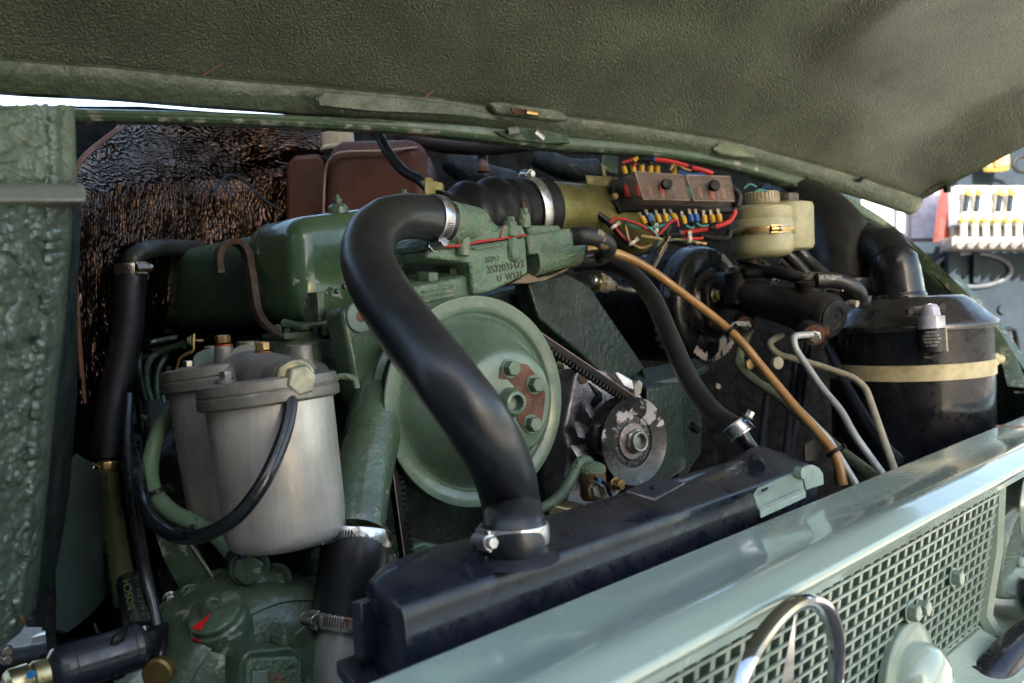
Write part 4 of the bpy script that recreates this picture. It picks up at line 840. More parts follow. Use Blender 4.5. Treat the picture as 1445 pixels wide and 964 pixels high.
b = MB(); b.grid(secs+[secs[0]], True, False); b.build('belt_band', M_rub2, tbelt); tb2 = teeth.build('belt_teeth', M_rub2, tbelt, flat=True); tb2['kind'] = 'stuff'
b = MB(); e_ = [p_[1].lerp(p_[2], .4) for p_ in secs]; b.tube(e_+[e_[0]], .0007, 6, False); b.build('worn_edge', surf('frayed_edge', (.35,.24,.2), .6), tbelt)
tk = thing('crank_pulley', KC-UV*.1, 'dark crankshaft pulley low behind the radiator tank', 'pulley')
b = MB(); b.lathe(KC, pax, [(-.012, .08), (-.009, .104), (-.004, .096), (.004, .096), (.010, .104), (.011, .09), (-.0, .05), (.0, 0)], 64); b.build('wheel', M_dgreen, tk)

# fitting below the alternator
tq = thing('oil_line_union', C(845, 710, 1.10), 'brown banjo union with green cap and blue paint mark below the alternator', 'pipe union')
p0 = C(838, 704, 1.10); b = MB(); b.lathe(p0, UV, [(0, .0145), (.004, .0165), (.03, .0165), (.034, .015)], 28); b.build('body', surf('brown_fitting', (.17,.10,.05), .42, .5, var=.5, vscale=70, bump=.3), tq)
b = MB(); b.lathe(p0+UV*.034, UV, [(0, .017), (.006, .017), (.010, .012), (.013, .004)], 28); b.build('cap', M_cast, tq)
bolt(tq, C(842, 692, 1.075), -VD*.9+VR*.3, .0095, .008, surf('pale_bolt', (.42,.42,.36), .4, .6, var=.2)); bolt(tq, C(868, 683, 1.09), -VD*.7+VR*.6, .007, .010, M_brass)
ribbon(smooth_path([C(838, 674, 1.07), C(852, 682, 1.06), C(860, 696, 1.06), C(868, 714, 1.06)]), VD*.012, .004).build('strap', M_blk, tq)
b = MB(); b.box(C(848, 679, 1.058), (VR*1+VU*-.8, VU, VD), (.009, .004, .003)); b.build('paint_mark', M_bluep, tq)
tag(MB().tube(smooth_path([C(836, 662, 1.11), C(828, 650, 1.11), C(817, 654, 1.10), C(806, 676, 1.09), C(790, 700, 1.08), C(768, 716, 1.07), C(750, 722, 1.06)]), .0068, 16).build('oil_pipe', surf('flaking_green_pipe', (.10,.16,.11), .4, var=.3, bump=.4, chip=.5, chipcol=(.02,.02,.02), chipscale=50), None), 'flaking green pipe curving into the brown union', 'pipe')
b = MB(); b.loft([[C(774, 720, 1.12), C(782, 708, 1.12), C(800, 706, 1.12), C(826, 712, 1.12), C(836, 735, 1.12), C(776, 745, 1.12)], [C(774, 720, 1.06), C(784, 712, 1.06), C(800, 716, 1.06), C(822, 716, 1.06), C(834, 735, 1.06), C(776, 748, 1.06)]]); tag(b.build('zinc_bracket', M_zinc, None, bevel=.003), 'yellowish zinc bracket under the alternator by the radiator hose', 'bracket')
# frame structure behind the alternator
tfr = thing('chassis_bracket', C(900, 690, 1.4), 'dark green chassis bracket behind the alternator', 'chassis bracket')
AF = C(900, 560, 1.36)
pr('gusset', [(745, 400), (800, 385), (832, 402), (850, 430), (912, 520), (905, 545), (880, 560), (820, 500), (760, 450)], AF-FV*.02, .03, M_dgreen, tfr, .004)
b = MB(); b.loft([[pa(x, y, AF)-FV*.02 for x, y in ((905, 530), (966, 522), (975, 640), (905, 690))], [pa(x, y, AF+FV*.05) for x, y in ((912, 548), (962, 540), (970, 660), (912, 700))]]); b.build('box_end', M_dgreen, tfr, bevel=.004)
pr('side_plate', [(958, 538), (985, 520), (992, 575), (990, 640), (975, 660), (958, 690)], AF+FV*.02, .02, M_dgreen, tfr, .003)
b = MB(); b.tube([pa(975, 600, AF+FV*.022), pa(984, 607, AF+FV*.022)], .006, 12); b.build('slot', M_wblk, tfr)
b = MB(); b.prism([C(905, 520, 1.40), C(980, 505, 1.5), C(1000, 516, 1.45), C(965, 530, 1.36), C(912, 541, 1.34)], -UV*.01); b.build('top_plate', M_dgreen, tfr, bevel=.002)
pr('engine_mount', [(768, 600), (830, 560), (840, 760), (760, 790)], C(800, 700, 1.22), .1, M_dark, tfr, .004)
# low green cover between belt and hose foot
pr('low_cover', [(548, 800), (560, 778), (598, 764), (650, 775), (680, 800), (640, 830), (548, 830)], C(600, 790, 1.0), .06, M_eng, tb_, .004)
# ================= FUEL FILTERS =================
tff = thing('fuel_filter', C(407, 775, .86), 'front fuel filter with a satin aluminium bowl, nearest the camera', 'fuel filter', 'twin fuel filters')
FA, FB = C(381, 568, .86), C(407, 764, .86); fax = (FB-FA).normalized(); fl = (FB-FA).length; fr_ = .0605
b = MB(); b.lathe(FA, fax, [(-.006, fr_*1.0), (fl*.3, fr_*.985), (fl*.90, fr_*.955), (fl*.955, fr_*.93), (fl*.99, fr_*.87), (fl*1.015, fr_*.74), (fl*1.025, fr_*.5), (fl*1.03, 0)], 64); b.build('bowl', M_alu, tff, ang=60)
b = MB(); b.lathe(FA, fax, [(-.024, fr_*.97), (-.022, fr_*1.09), (-.013, fr_*1.11), (-.0115, fr_*1.09), (-.010, fr_*1.115), (-.001, fr_*1.11), (.001, fr_*1.04)], 64); b.build('cover_rim', M_alucast, tff, bevel=.0006)
tfr2 = thing('fuel_filter', C(350, 735, .95), 'rear fuel filter, its aluminium bowl half hidden behind the front one', 'fuel filter', 'twin fuel filters')
GA, GB = C(322, 545, .945), C(348, 735, .945); gax = (GB-GA).normalized(); gl = (GB-GA).length
b = MB(); b.lathe(GA, gax, [(-.006, fr_*1.0), (gl*.3, fr_*.985), (gl*.90, fr_*.955), (gl*.955, fr_*.93), (gl*.99, fr_*.87), (gl*1.015, fr_*.74), (gl*1.03, 0)], 64); b.build('bowl', M_alu, tfr2, ang=60)
b = MB(); b.lathe(GA, gax, [(-.024, fr_*.97), (-.022, fr_*1.09), (-.013, fr_*1.11), (-.0115, fr_*1.09), (-.010, fr_*1.115), (-.001, fr_*1.11), (.001, fr_*1.04)], 64); b.build('cover_rim', M_alucast, tfr2, bevel=.0006)
thd = thing('filter_head', C(370, 540, .92), 'grey cast filter head bridging both fuel filters, with copper washered plugs', 'filter head')
b = MB(); b.loft([[C(x, y, d) for x, y, d in ((300, 548, .90), (372, 560, .84), (462, 544, .86), (470, 532, .98), (330, 520, 1.02), (262, 528, .97))], [C(x, y, d) for x, y, d in ((304, 536, .90), (372, 545, .845), (455, 528, .86), (462, 516, .98), (330, 505, 1.02), (268, 516, .97))], [C(x, y, d) for x, y, d in ((324, 528, .90), (372, 530, .87), (436, 515, .88), (440, 505, .96), (340, 500, 1.0), (300, 510, .96))]]); b.build('body', M_alucast, thd, bevel=.006, bseg=3)
b = MB(); b.tube(smooth_path([C(325, 540, .90), C(352, 526, .90), C(385, 530, .88), C(425, 538, .86)]), .0225, 24); b.build('gallery', M_alucast, thd)
b = MB(); b.tube([C(344, 536, .96), C(352, 512, .93)], .022, 24); b.build('gallery', M_alucast, thd)
def boss(x, y0, y1, d, rpx, mat=M_alucast, par=thd):
    p0 = C(x, y1, d); p1 = C(x, y0, d); r_ = rpx/FPX*d; b = MB(); b.lathe(p0, UV, [(-.004, r_*1.08), ((p1-p0).length, r_), ((p1-p0).length+.0008, r_*.85)], 32); b.build('boss', mat, par, bevel=.0008); return p0+UV*((p1-p0).length+.0005), r_
q, r_ = boss(267, 519, 532, .92, 13); bolt(thd, q, UV, .0058, .006, M_steel)
q, r_ = boss(320, 536, 549, .86, 15); bolt(thd, q, UV, .0066, .007, M_steel)
for (x, y0, y1, d, rp) in ((317, 489, 512, .93, 13), (372, 499, 520, .89, 13)):
    q, r_ = boss(x, y0, y1, d, rp); b = MB(); b.lathe(q, UV, [(0, r_*.95), (.0018, r_*.95)], 24); b.build('copper_washer', surf('copper', (.42,.10,.05), .4, .6, var=.2), thd); bolt(thd, q+UV*.0018, UV, r_*.82, .0085, M_brass, 'plug', False)
boss(300, 489, 515, .98, 10); boss(352, 482, 500, 1.02, 16); boss(397, 506, 520, .885, 16); boss(424, 487, 520, .93, 18)
b = MB(); b.lathe(C(294, 512, .97), (C(280, 516, .93)-C(294, 512, .97)), [(0, .015), (.010, .0145), (.012, .010)], 28); b.build('end_cap', surf('pale_cap', (.22,.30,.25), .4), thd)
# banjo bolt facing the camera
bp = C(408, 534, .835); bax = (C(436, 537, .80)-C(400, 531, .85)).normalized()
b = MB(); b.lathe(bp, bax, [(-.03, .0165), (.002, .0175), (.004, .016)], 32); b.build('port', M_alucast, thd, bevel=.0008)
b = MB(); b.lathe(bp+bax*.004, bax, [(0, .0165), (.002, .0172), (.006, .0172), (.007, .0158), (.012, .0158), (.0125, .0168), (.016, .0165), (.017, .014)], 32); b.build('banjo_ring', M_zinc, thd, bevel=.0006)
bolt(thd, bp+bax*.017, bax, .0150, .013, surf('pale_zinc', (.50,.49,.38), .36, .6, var=.15, vscale=60), 'banjo_bolt', a0=.2)
b = MB(); b.box(bp+bax*.012+VR*-.001+UV*.001+(-bax.cross(UV))*0+VD*-.0160, (bax, UV, VD), (.005, .009, .003)); b.build('blue_mark', M_bluep, thd)
b = MB(); b.tube([C(412, 547, .815), C(411, 556, .812)], [.0085, .0068], 20); b.build('hose_ferrule', M_brass, thd)
hose('fuel_hose', [C(411, 554, .812), C(408, 585, .80), C(397, 625, .785), (C(372, 680, .765)), C(335, 728, .76), C(290, 754, .77), C(250, 757, .79), C(218, 737, .81), C(202, 705, .84), C(196, 670, .90), C(192, 620, 1.0)], .0066, surf('slim_hose_rubber', (.010,.011,.014), .25, var=.2, bump=.08, bscale=200, coat=.5), 'slim glossy black fuel hose looping below both filters', seg=16)
hose('fuel_pipe', [C(262, 560, .99), C(240, 582, .97), C(222, 615, .95), (C(212, 660, .93)), C(218, 695, .91), C(242, 722, .90), C(275, 738, .89), C(305, 755, .88), C(328, 780, .87)], .0088, surf('scuffed_green_pipe', (.17,.28,.18), .3, var=.15, coat=.3, chip=.35, chipcol=(.03,.03,.02), chipscale=60), 'scuffed green fuel pipe curving down left of the filters', 'fuel pipe', group=None)
ziptie(C(220, 694, .905), C(222, 700, .905)-C(216, 688, .905), .0105, 'black cable tie joining green pipe and slim fuel hose', tail=VR)
tun = thing('pipe_union', C(370, 830, .87), 'two large green hexagon unions at the foot of the filters', 'pipe union')
u0 = (C(353, 800, .84)-C(325, 775, .90)).normalized()
b = MB(); b.lathe(C(353, 800, .85)-u0*.045, u0, [(0, .009), (.01, .0135), (.014, .0115), (.020, .014), (.024, .0125), (.03, .0155), (.045, .016)], 28); b.build('union_body', M_eng, tun)
bolt(tun, C(353, 800, .85), u0*.3-VD*.9, .0155, .009, M_eng, 'hexagon_head'); bolt(tun, C(384, 820, .86)+VD*.012, u0*.3-VD*.9, .0125, .016, M_eng, 'hexagon_head')
b = MB(); b.tube([C(340, 783, .84), C(346, 779, .84)], .003, 8); b.build('blue_mark', M_bluep, tun)
# wire clip
b = MB(); b.tube(lin_path([C(274, 471, .95), C(273, 496, .95), C(262, 500, .95), C(254, 505, .95), C(249, 520, .95), C(251, 530, .95)], .006), .0017, 8); 
twc = thing('wire_clip', C(262, 500, .95), 'thin bent wire clip with a small nut beside the rear filter', 'clip'); b.build('wire', M_brass, twc)
bolt(twc, C(271, 481, .95), -VR, .0045, .004, M_olive, 'nut'); b = MB(); b.tube([C(274, 481, .95), C(287, 481, .95)], .0015, 8); b.build('thread', M_brass, twc)

# ================= LEFT HAND DARK SIDE =================
hose('heater_hose', [C(186, 378, 1.14), C(183, 420, 1.13), C(180, 470, 1.11), C(168, 530, 1.08), C(156, 590, 1.05), C(151, 655, 1.02)], .0185, surf('matt_black_hose', (.004,.004,.006), .45, var=.2, bump=.05), 'black vertical heater hose along the left dark side')
b = MB(); b.tube(smooth_path([C(187, 380, 1.14), C(189, 364, 1.14), C(205, 354, 1.16), C(235, 350, 1.24), C(300, 352, 1.42)]), .0125, 20); tag(b.build('heater_elbow', surf('dark_olive_elbow', (.014,.015,.009), .4, var=.4, bump=.3), None), 'green brown elbow pipe at the top of the vertical heater hose', 'pipe elbow')
clamp(C(186, 380, 1.14), UV, .0192, .014, -VD*.6+VR*.8, 'dull clamp at the top of the vertical heater hose', M_oldband)
clamp(C(151, 656, 1.02), UV, .0188, .012, -VD*.9-VR*.5, 'brassy clamp at the bottom of the vertical heater hose', M_brass)
tag(MB().tube(smooth_path([C(151, 655, 1.02), C(158, 720, .99), C(168, 790, .95), C(178, 850, .92)]), .0125, 20).build('heater_pipe', surf('olive_pipe', (.075,.085,.035), .25, var=.3, coat=.4), None), 'olive green pipe below the vertical heater hose', 'pipe')
hose('cable', [C(182, 560, 1.0), C(180, 640, .92), C(190, 720, .86), C(203, 800, .80), C(218, 870, .78), C(226, 930, .77)], .0058, MATS['slim_hose_rubber'], 'thin black cable running down past the black cylinder', 'cable', seg=14)
tco = thing('relay_can', C(200, 900, .82), 'black cylinder printed with maker lettering, standing lower left', 'cylinder')
ca, cb_ = C(183, 814, .83), C(197, 884, .81); cx = (cb_-ca).normalized(); cL = (cb_-ca).length
b = MB(); b.lathe(ca, cx, [(-.003, .004), (-.001, .0105), (.003, .013), (cL, .0135), (cL+.002, .012)], 32); b.build('can', surf('printed_can_black', (.008,.009,.012), .35, var=.1, bump=.02), tco)
bolt(tco, cb_+cx*.001, cx, .0125, .014, M_steel, 'hexagon_base', False)
dcam = (CAMLOC-ca).normalized()
wraptext('maker_print', 'BOSCH', .0088, ca.lerp(cb_, .42), -cx, .0134, dcam-VR*.25, M_gprint, tco, True, spin=-1)
wraptext('number_print', '2 417 227 115', .0066, ca.lerp(cb_, .5), -cx, .0134, dcam+VR*.62, M_gprint, tco, True, spin=-1)
b = MB(); dd = (dcam-VR*.25); dd = (dd-cx*dd.dot(cx)).normalized(); mc = ca.lerp(cb_, .87)+dd*.0138; e1 = cx; e2 = cx.cross(dd)
b.tube([mc+e1*.0026*math.cos(a)+e2*.0026*math.sin(a) for a in [i*math.pi/8 for i in range(17)]], .0003, 6, False); b.tube([mc-e2*.0015, mc+e2*.0015], .0003, 6); b.build('round_mark', M_gprint, tco)
tso = thing('stop_solenoid', C(140, 960, .74), 'black solenoid cylinder with zinc end lying across the bottom left corner', 'solenoid')
sa, sb = C(84, 946, .72), C(196, 912, .76); sx = (sb-sa).normalized(); sL = (sb-sa).length
b = MB(); b.lathe(sa, sx, [(-.008, .012), (-.004, .0175), (.0, .019), (.01, .0195), (.011, .0188), (sL-.006, .0195), (sL-.005, .0188), (sL, .0195), (sL+.004, .017)], 40); b.build('body', surf('solenoid_black', (.012,.016,.028), .3, var=.2, bump=.05, coat=.3, dust=.1), tso)
b = MB(); b.lathe(sa-sx*.04, sx, [(0, .009), (.004, .0125), (.018, .013), (.019, .011), (.022, .013), (.034, .012)], 28); b.build('zinc_end', M_zinc, tso, bevel=.0005)
b = MB(); b.lathe(C(45, 951, .69), VD*-1, [(0, .003), (.003, .003)], 8); b.build('blue_dot', M_bluep, tso)
b = MB(); b.box(sb-sx*.010, (sx, VU, VD), (.012, .040, .040)); b.box(sb+sx*.012, (sx, VU, VD), (.018, .026, .03)); b.build('bracket', M_wblk, tso, bevel=.006)
b = MB(); b.lathe(C(228, 945, .76), -VD, [(0, .0125), (.01, .013), (.012, .011)], 28); b.build('brass_end', surf('dull_brass', (.22,.15,.05), .4, .8, var=.4, vscale=60), tso)
b = MB(); b.lathe(C(216, 925, .79), VR+VU*.4, [(0, .010), (.004, .013), (.008, .010)], 20); b.build('fork', M_zinc, tso)
# injection pump
tip = thing('injection_pump', C(240, 820, 1.0), 'dark green injection pump with its flange plate in the gloom left of the filters', 'injection pump')
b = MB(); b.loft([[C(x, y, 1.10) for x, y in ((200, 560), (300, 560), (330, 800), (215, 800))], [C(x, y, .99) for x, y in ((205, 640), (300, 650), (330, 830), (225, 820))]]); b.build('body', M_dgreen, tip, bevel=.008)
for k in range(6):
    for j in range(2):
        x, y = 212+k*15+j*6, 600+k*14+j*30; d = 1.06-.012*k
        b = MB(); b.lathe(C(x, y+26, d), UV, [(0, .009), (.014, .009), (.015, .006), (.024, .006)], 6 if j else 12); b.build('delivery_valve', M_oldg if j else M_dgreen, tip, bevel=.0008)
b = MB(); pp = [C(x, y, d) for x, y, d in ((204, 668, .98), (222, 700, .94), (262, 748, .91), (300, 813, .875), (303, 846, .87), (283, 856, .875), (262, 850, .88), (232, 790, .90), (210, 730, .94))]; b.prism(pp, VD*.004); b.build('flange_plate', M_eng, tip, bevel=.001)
b = MB(); b.tube([C(222, 700, .938), C(300, 813, .873), C(303, 846, .868)], .0014, 8); b.build('plate_edge', surf('pale_edge', (.30,.30,.24), .5), tip)
for (x, y, r_) in ((268, 838, .008), (262, 862, .007), (240, 845, .006), (234, 862, .006)): bolt(tip, C(x, y, .86), -VD+VR*.5, r_, .008, M_steel if x < 245 else M_cast)
for k in range(34):
    x, y = random.uniform(205, 330), random.uniform(560, 760); d = random.uniform(.99, 1.05); s_ = random.uniform(.003, .009)
    b = MB(); b.box(C(x, y, d), (VR+VU*random.uniform(-.4, .4), VU, VD), (s_*1.6, s_, s_*2)); b.build('pump_lug', random.choice([M_oldg, M_dgreen, M_eng]), tip, bevel=.001)
tla = thing('linkage', C(225, 880, .95), 'greasy dark linkage and levers behind the thin cable', 'linkage')
b = MB(); b.tube([C(245, 800, .93), C(252, 880, .92), C(240, 930, .92)], .016, 14); b.build('greasy_shaft', surf('greasy_black', (.012,.008,.008), .22, var=.4, bump=.6, bscale=90), tla)
b = MB(); b.lathe(C(215, 860, .97), -VD, [(0, .03), (.03, .028)], 24); b.build('hub', M_blk, tla)
# injector pipes
pipes = [[(226, 700, 1.02), (214, 640, 1.06), (218, 585, 1.1), (208, 540, 1.14), (214, 505, 1.2), (260, 484, 1.2)], [(240, 720, 1.0), (232, 660, 1.03), (238, 610, 1.06), (230, 560, 1.1)], [(256, 735, .99), (250, 690, 1.0), (254, 640, 1.03), (247, 600, 1.06)], [(190, 600, 1.2), (180, 520, 1.25), (186, 480, 1.3), (215, 470, 1.32), (290, 462, 1.3)], [(205, 620, 1.18), (198, 540, 1.22), (192, 500, 1.28), (240, 490, 1.28), (300, 478, 1.25)], [(232, 640, 1.15), (215, 590, 1.18), (203, 550, 1.2), (196, 510, 1.22), (206, 486, 1.26), (250, 476, 1.28)],
         [(250, 640, 1.12), (226, 580, 1.16), (222, 530, 1.2), (236, 500, 1.22)], [(262, 650, 1.1), (246, 600, 1.12), (243, 560, 1.15), (238, 520, 1.2)], [(190, 510, 1.24), (230, 497, 1.22), (260, 488, 1.2)]]
for k, pth in enumerate(pipes):
    lab = ['long dark green injector pipe rising from the pump body', 'dark green injector pipe left of the rear filter foot', 'short dark green injector pipe close to the rear filter bowl', 'outermost of the dark green injector pipes', 'second dark green injector pipe, under the outermost one', 'looped dark green injector pipe crossing the others', 'short upright dark green injector pipe', 'innermost dark green injector pipe beside the filter', 'nearly level dark green injector pipe behind the clip'][k]
    hose('injector_pipe', [C(*p) for p in pth], .0042, surf('pipe_green', (.045,.085,.05), .3, var=.3, coat=.3), lab, 'injector pipe', seg=10, group='injector pipes')
# things glimpsed low on the left
b = MB(); b.prism([C(44, 900, 1.5), C(84, 890, 1.5), C(84, 960, 1.5), C(44, 960, 1.5)], VD*.02); tag(b.build('axle_plate', M_silver, None), 'bare metal plate glimpsed under the left side panel', 'plate')
b = MB(); b.prism([C(98, 870, 1.4), C(122, 855, 1.4), C(146, 912, 1.4), C(104, 920, 1.4)], VD*.02); tag(b.build('tyre_edge', surf('grey_rubber', (.06,.06,.055), .6), None), 'grey slab glimpsed left of the bright thin rod', 'panel')
tag(MB().tube([C(121, 855, 1.30), C(147, 912, 1.28)], .0022, 8).build('bright_rod', surf('silver_thread', (.75,.75,.72), .3, .8, bump=.6, bscale=400), None), 'thin bright threaded rod at the lower left', 'rod')
tag(MB().tube(lin_path([C(85, 885, 1.2), C(86, 915, 1.2), C(90, 930, 1.2)], .01), .003, 8).build('bent_rod', M_silver, None), 'thin bent pale rod left of the solenoid', 'rod')
tag(MB().tube([C(-30, 945, .95), C(60, 928, .95), C(180, 908, 1.0)], .016, 16).build('black_tube', M_wblk, None), 'black tube lying behind the solenoid at the bottom left', 'tube')
tsb = thing('small_bolt_pair', C(10, 930, .8), 'two small bolts under the lower end of the side panel', 'bolt')
for y in (918, 930): bolt(tsb, C(9, y, .8), VR-VD, .0045, .005, M_oldband)
# heat shield foil
M_foil = foilmat('crinkled_foil', (1.15, 1.15, .5)); M_foil2 = foilmat('crinkled_foil_level', (.45, .45, 1.2))
def crumple(rows, n, amp):
    P_ = [smooth_path([C(*p) for p in r], n) for r in rows]; cols = list(zip(*P_)); Q = [smooth_path(c_, n) for c_ in cols]
    return [[p+VD*(noise.noise(p*22)*amp+noise.noise(p*60)*amp*.35) for p in c_] for c_ in Q]
tfo = thing('heat_shield', C(160, 570, 1.2), 'crinkled dark bronze foil insulation hanging at the left of the bay', 'heat shield')
MB().sheet(crumple([[(98, 262, 1.06), (150, 262, 1.15), (210, 262, 1.25), (290, 255, 1.38), (400, 250, 1.5)], [(103, 300, 1.05), (150, 300, 1.14), (205, 300, 1.24), (290, 300, 1.37), (400, 300, 1.5)], [(107, 400, 1.04), (140, 400, 1.11), (175, 400, 1.18), (230, 400, 1.28), (300, 400, 1.4)], [(112, 490, 1.03), (135, 490, 1.08), (165, 488, 1.13), (190, 486, 1.2), (220, 480, 1.3)], [(118, 575, 1.02), (128, 566, 1.05), (152, 555, 1.09), (170, 545, 1.14), (190, 530, 1.2)]], 9, .018), .002).build('hanging_sheet', M_foil, tfo)
MB().sheet(crumple([[(184, 172, 1.24), (235, 168, 1.34), (320, 168, 1.45), (400, 168, 1.53), (470, 176, 1.62)], [(150, 196, 1.16), (215, 200, 1.30), (310, 205, 1.46), (390, 205, 1.52), (470, 200, 1.6)], [(112, 232, 1.09), (190, 235, 1.23), (300, 240, 1.43), (375, 240, 1.53), (450, 225, 1.6)], [(104, 272, 1.06), (180, 272, 1.2), (290, 275, 1.4), (370, 270, 1.5), (440, 262, 1.57)]], 9, .02), .002).build('upper_sheet', M_foil2, tfo)
MB().tube(smooth_path([C(104, 270, 1.055), C(111, 231, 1.08), (C(150, 195, 1.15)), C(186, 171, 1.23)]), .0035, 8).build('brown_edging', surf('edging_brown', (.10,.035,.015), .6, var=.3), tfo)
MB().tube(smooth_path([C(99, 290, 1.05), C(104, 340, 1.04), C(108, 420, 1.035), C(113, 500, 1.03), C(119, 570, 1.02)]), .003, 8).build('brown_edging', MATS['edging_brown'], tfo)
MB().tube(smooth_path([C(300, 270, 1.34), C(322, 248, 1.38), C(345, 255, 1.38), C(370, 280, 1.38), C(400, 300, 1.38)]), .0022, 8).build('tie_string', M_wblk, tfo)
# amber tank
tta = thing('header_tank', C(500, 300, 1.5), 'amber brown plastic tank with cream cap behind the rocker cover', 'tank')
AT = C(520, 250, 1.44)
b = MB(); b.prism([onp(x, y, AT, -VD) for x, y in ((460, 205), (480, 196), (590, 192), (603, 215), (612, 345), (455, 345))], VD*.22); b.build('front_half', M_tank, tta, bevel=.055, bseg=9, ang=80)
b = MB(); b.prism([onp(x, y, C(440, 250, 1.50), -VD) for x, y in ((402, 232), (414, 218), (450, 216), (462, 225), (462, 345), (402, 345))], VD*.2); b.build('rear_half', M_tank, tta, bevel=.03, bseg=6, ang=80)
b = MB(); b.tube(smooth_path([C(456, 330, 1.46), C(458, 260, 1.45), C(462, 232, 1.44), C(474, 218, 1.43), C(495, 214, 1.43), C(540, 213, 1.43), C(590, 208, 1.44)]), .002, 8); b.build('moulded_seam', surf('seam_pale', (.3,.2,.15), .5), tta)
b = MB(); b.lathe(C(478, 214, 1.5), UV, [(0, .030), (.006, .031), (.008, .027), (.030, .027), (.031, .0)], 40); b.build('cap', surf('cream_dark', (.36,.29,.19), .4, var=.3), tta, bevel=.0015)
hose('loom_cable', [C(505, 172, 1.30), C(530, 186, 1.30), C(548, 215, 1.29), C(568, 240, 1.28), C(592, 254, 1.26), C(608, 270, 1.24)], .0075, M_rub2, 'black taped loom running down across the amber tank', 'cable')
tcn = thing('plug_connector', C(614, 280, 1.22), 'yellow green plug connector at the end of the taped loom', 'connector')
b = MB(); cxn = (C(632, 272, 1.24)-C(604, 266, 1.22)).normalized(); b.box(C(613, 268, 1.22), (cxn, VU, VD), (.030, .022, .02)); b.build('shell', M_ygrn, tcn, bevel=.002); MB().box(C(606, 258, 1.215), (cxn, VU, VD), (.012, .012, .012)).build('latch', M_ygrn, tcn, bevel=.001)
MB().tube([C(596, 257, 1.23), C(606, 268, 1.21)], .0025, 8).build('wire', M_tan, tcn)
hose('vacuum_hose', [C(560, 188, 1.5), C(620, 202, 1.5), C(690, 206, 1.5), C(760, 200, 1.52), C(840, 205, 1.6)], .016, surf('dark_plum_hose', (.022,.016,.02), .5, var=.3), 'dark thick hose just under the cowl rim behind the tank')
tvb = thing('vacuum_valve', C(681, 240, 1.52), 'small dusty fitting hanging in the dark under the cowl', 'fitting')
MB().tube([C(680, 214, 1.52), C(682, 240, 1.5)], .009, 14).build('body', surf('dusty_brown', (.12,.08,.07), .6, var=.4, vscale=60, bump=.4), tvb)
MB().tube([C(682, 236, 1.5), C(682, 243, 1.5)], .011, 14).build('foot', M_rusty, tvb)
# back of the bay: dark shapes
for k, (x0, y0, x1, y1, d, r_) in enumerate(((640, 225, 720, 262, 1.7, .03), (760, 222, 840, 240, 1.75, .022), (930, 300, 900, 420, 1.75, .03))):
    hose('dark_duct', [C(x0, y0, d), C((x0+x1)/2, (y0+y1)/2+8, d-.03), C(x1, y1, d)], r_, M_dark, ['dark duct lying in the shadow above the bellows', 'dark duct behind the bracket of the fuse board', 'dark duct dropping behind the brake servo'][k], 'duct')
# ================= INTAKE =================
tbe = thing('intake_bellows', C(690, 330, 1.3), 'black ribbed rubber bellows behind the thermostat housing', 'bellows')
ba, bb = C(618, 312, 1.22), C(768, 294, 1.34); bx = (bb-ba).normalized(); bL = (bb-ba).length; pf_ = []
for k in range(41):
    t = k/40; rib = .0026*math.cos(t*2*math.pi*4) if t < .62 else 0
    pf_.append((t*bL, .050-.012*(1-min(1, t*3))+rib*1.6-(.004 if t > .66 else 0)))
pf_ += [(bL, .047), (bL, .042)]
b = MB(); b.lathe(ba, bx, pf_, 48); b.build('bellows', M_rub2, tbe, ang=60)
cl = clamp(ba+bx*(bL*.83), bx, .0475, .016, VU-VD*.2, 'bright worm clamp with its screw on top of the bellows')
tag(MB().tube([ba+bx*bL*.9, C(868, 300, 1.44), C(900, 330, 1.5)], [.044, .040], 40).build('intake_pipe', surf('yellow_zinc_pipe', (.24,.22,.075), .35, .75, var=.5, vscale=12, bump=.1, dust=.3), None), 'yellowish zinc intake pipe right of the bellows', 'pipe')
# black loop hose and green/brown lines
hose('breather_hose', [C(808, 334, 1.10), C(826, 333, 1.10), C(846, 337, 1.12), C(858, 349, 1.15), C(848, 362, 1.2), C(820, 366, 1.2), C(800, 366, 1.2)], .0115, surf('scuffed_hose', (.014,.014,.015), .42, chip=.25, chipcol=(.25,.18,.1), chipscale=40), 'short scuffed black hose looping at the end of the thermostat outlet')
hose('heater_return_hose', [C(810, 372, 1.28), C(845, 369, 1.27), C(885, 383, 1.24), C(920, 420, 1.20), C(945, 475, 1.14), C(972, 535, 1.09), C(1005, 580, 1.04), C(1038, 604, 1.0)], .0125, MATS['big_hose_rubber'], 'long black hose arching down to the right end of the radiator', seg=24)
tlc = thing('hose_clamp', C(1042, 607, 1.0), 'wide bolt type clamp where the long arching hose meets the radiator', 'hose clamp')
la = (C(1050, 617, .995)-C(1034, 597, 1.0)).normalized(); lc = C(1041, 606, 1.0)
b = MB(); b.lathe(lc-la*.0085, la, [(0, .0128), (0, .0142), (.002, .0150), (.003, .0142), (.014, .0142), (.015, .0150), (.017, .0142), (.017, .0128)], 40, False); b.build('band', M_band, tlc, bevel=.0003)
b = MB(); b.box(lc+(VR*.6+VU*.6-VD*.4).normalized()*.0165, (la, VR-VU, VD), (.013, .010, .008)); b.build('screw_lugs', M_band, tlc, bevel=.0006); bolt(tlc, lc+(VR*.55+VU*.75-VD*.2).normalized()*.018, VR*.5+VU*.85, .005, .007, M_steel, 'screw')
b = MB(); b.box(lc+(VR*.3+VU*.6-VD*.6).normalized()*.0165, (VR, VU, VD), (.004, .002, .002)); b.build('blue_mark', M_bluep, tlc)
tts = thing('temperature_sender', C(858, 400, 1.22), 'brassy sender with hexagon nut and small metal pipe in the dark gap', 'sender')
sx_ = (C(880, 408, 1.24)-C(836, 396, 1.20)).normalized(); s0 = C(832, 395, 1.2)
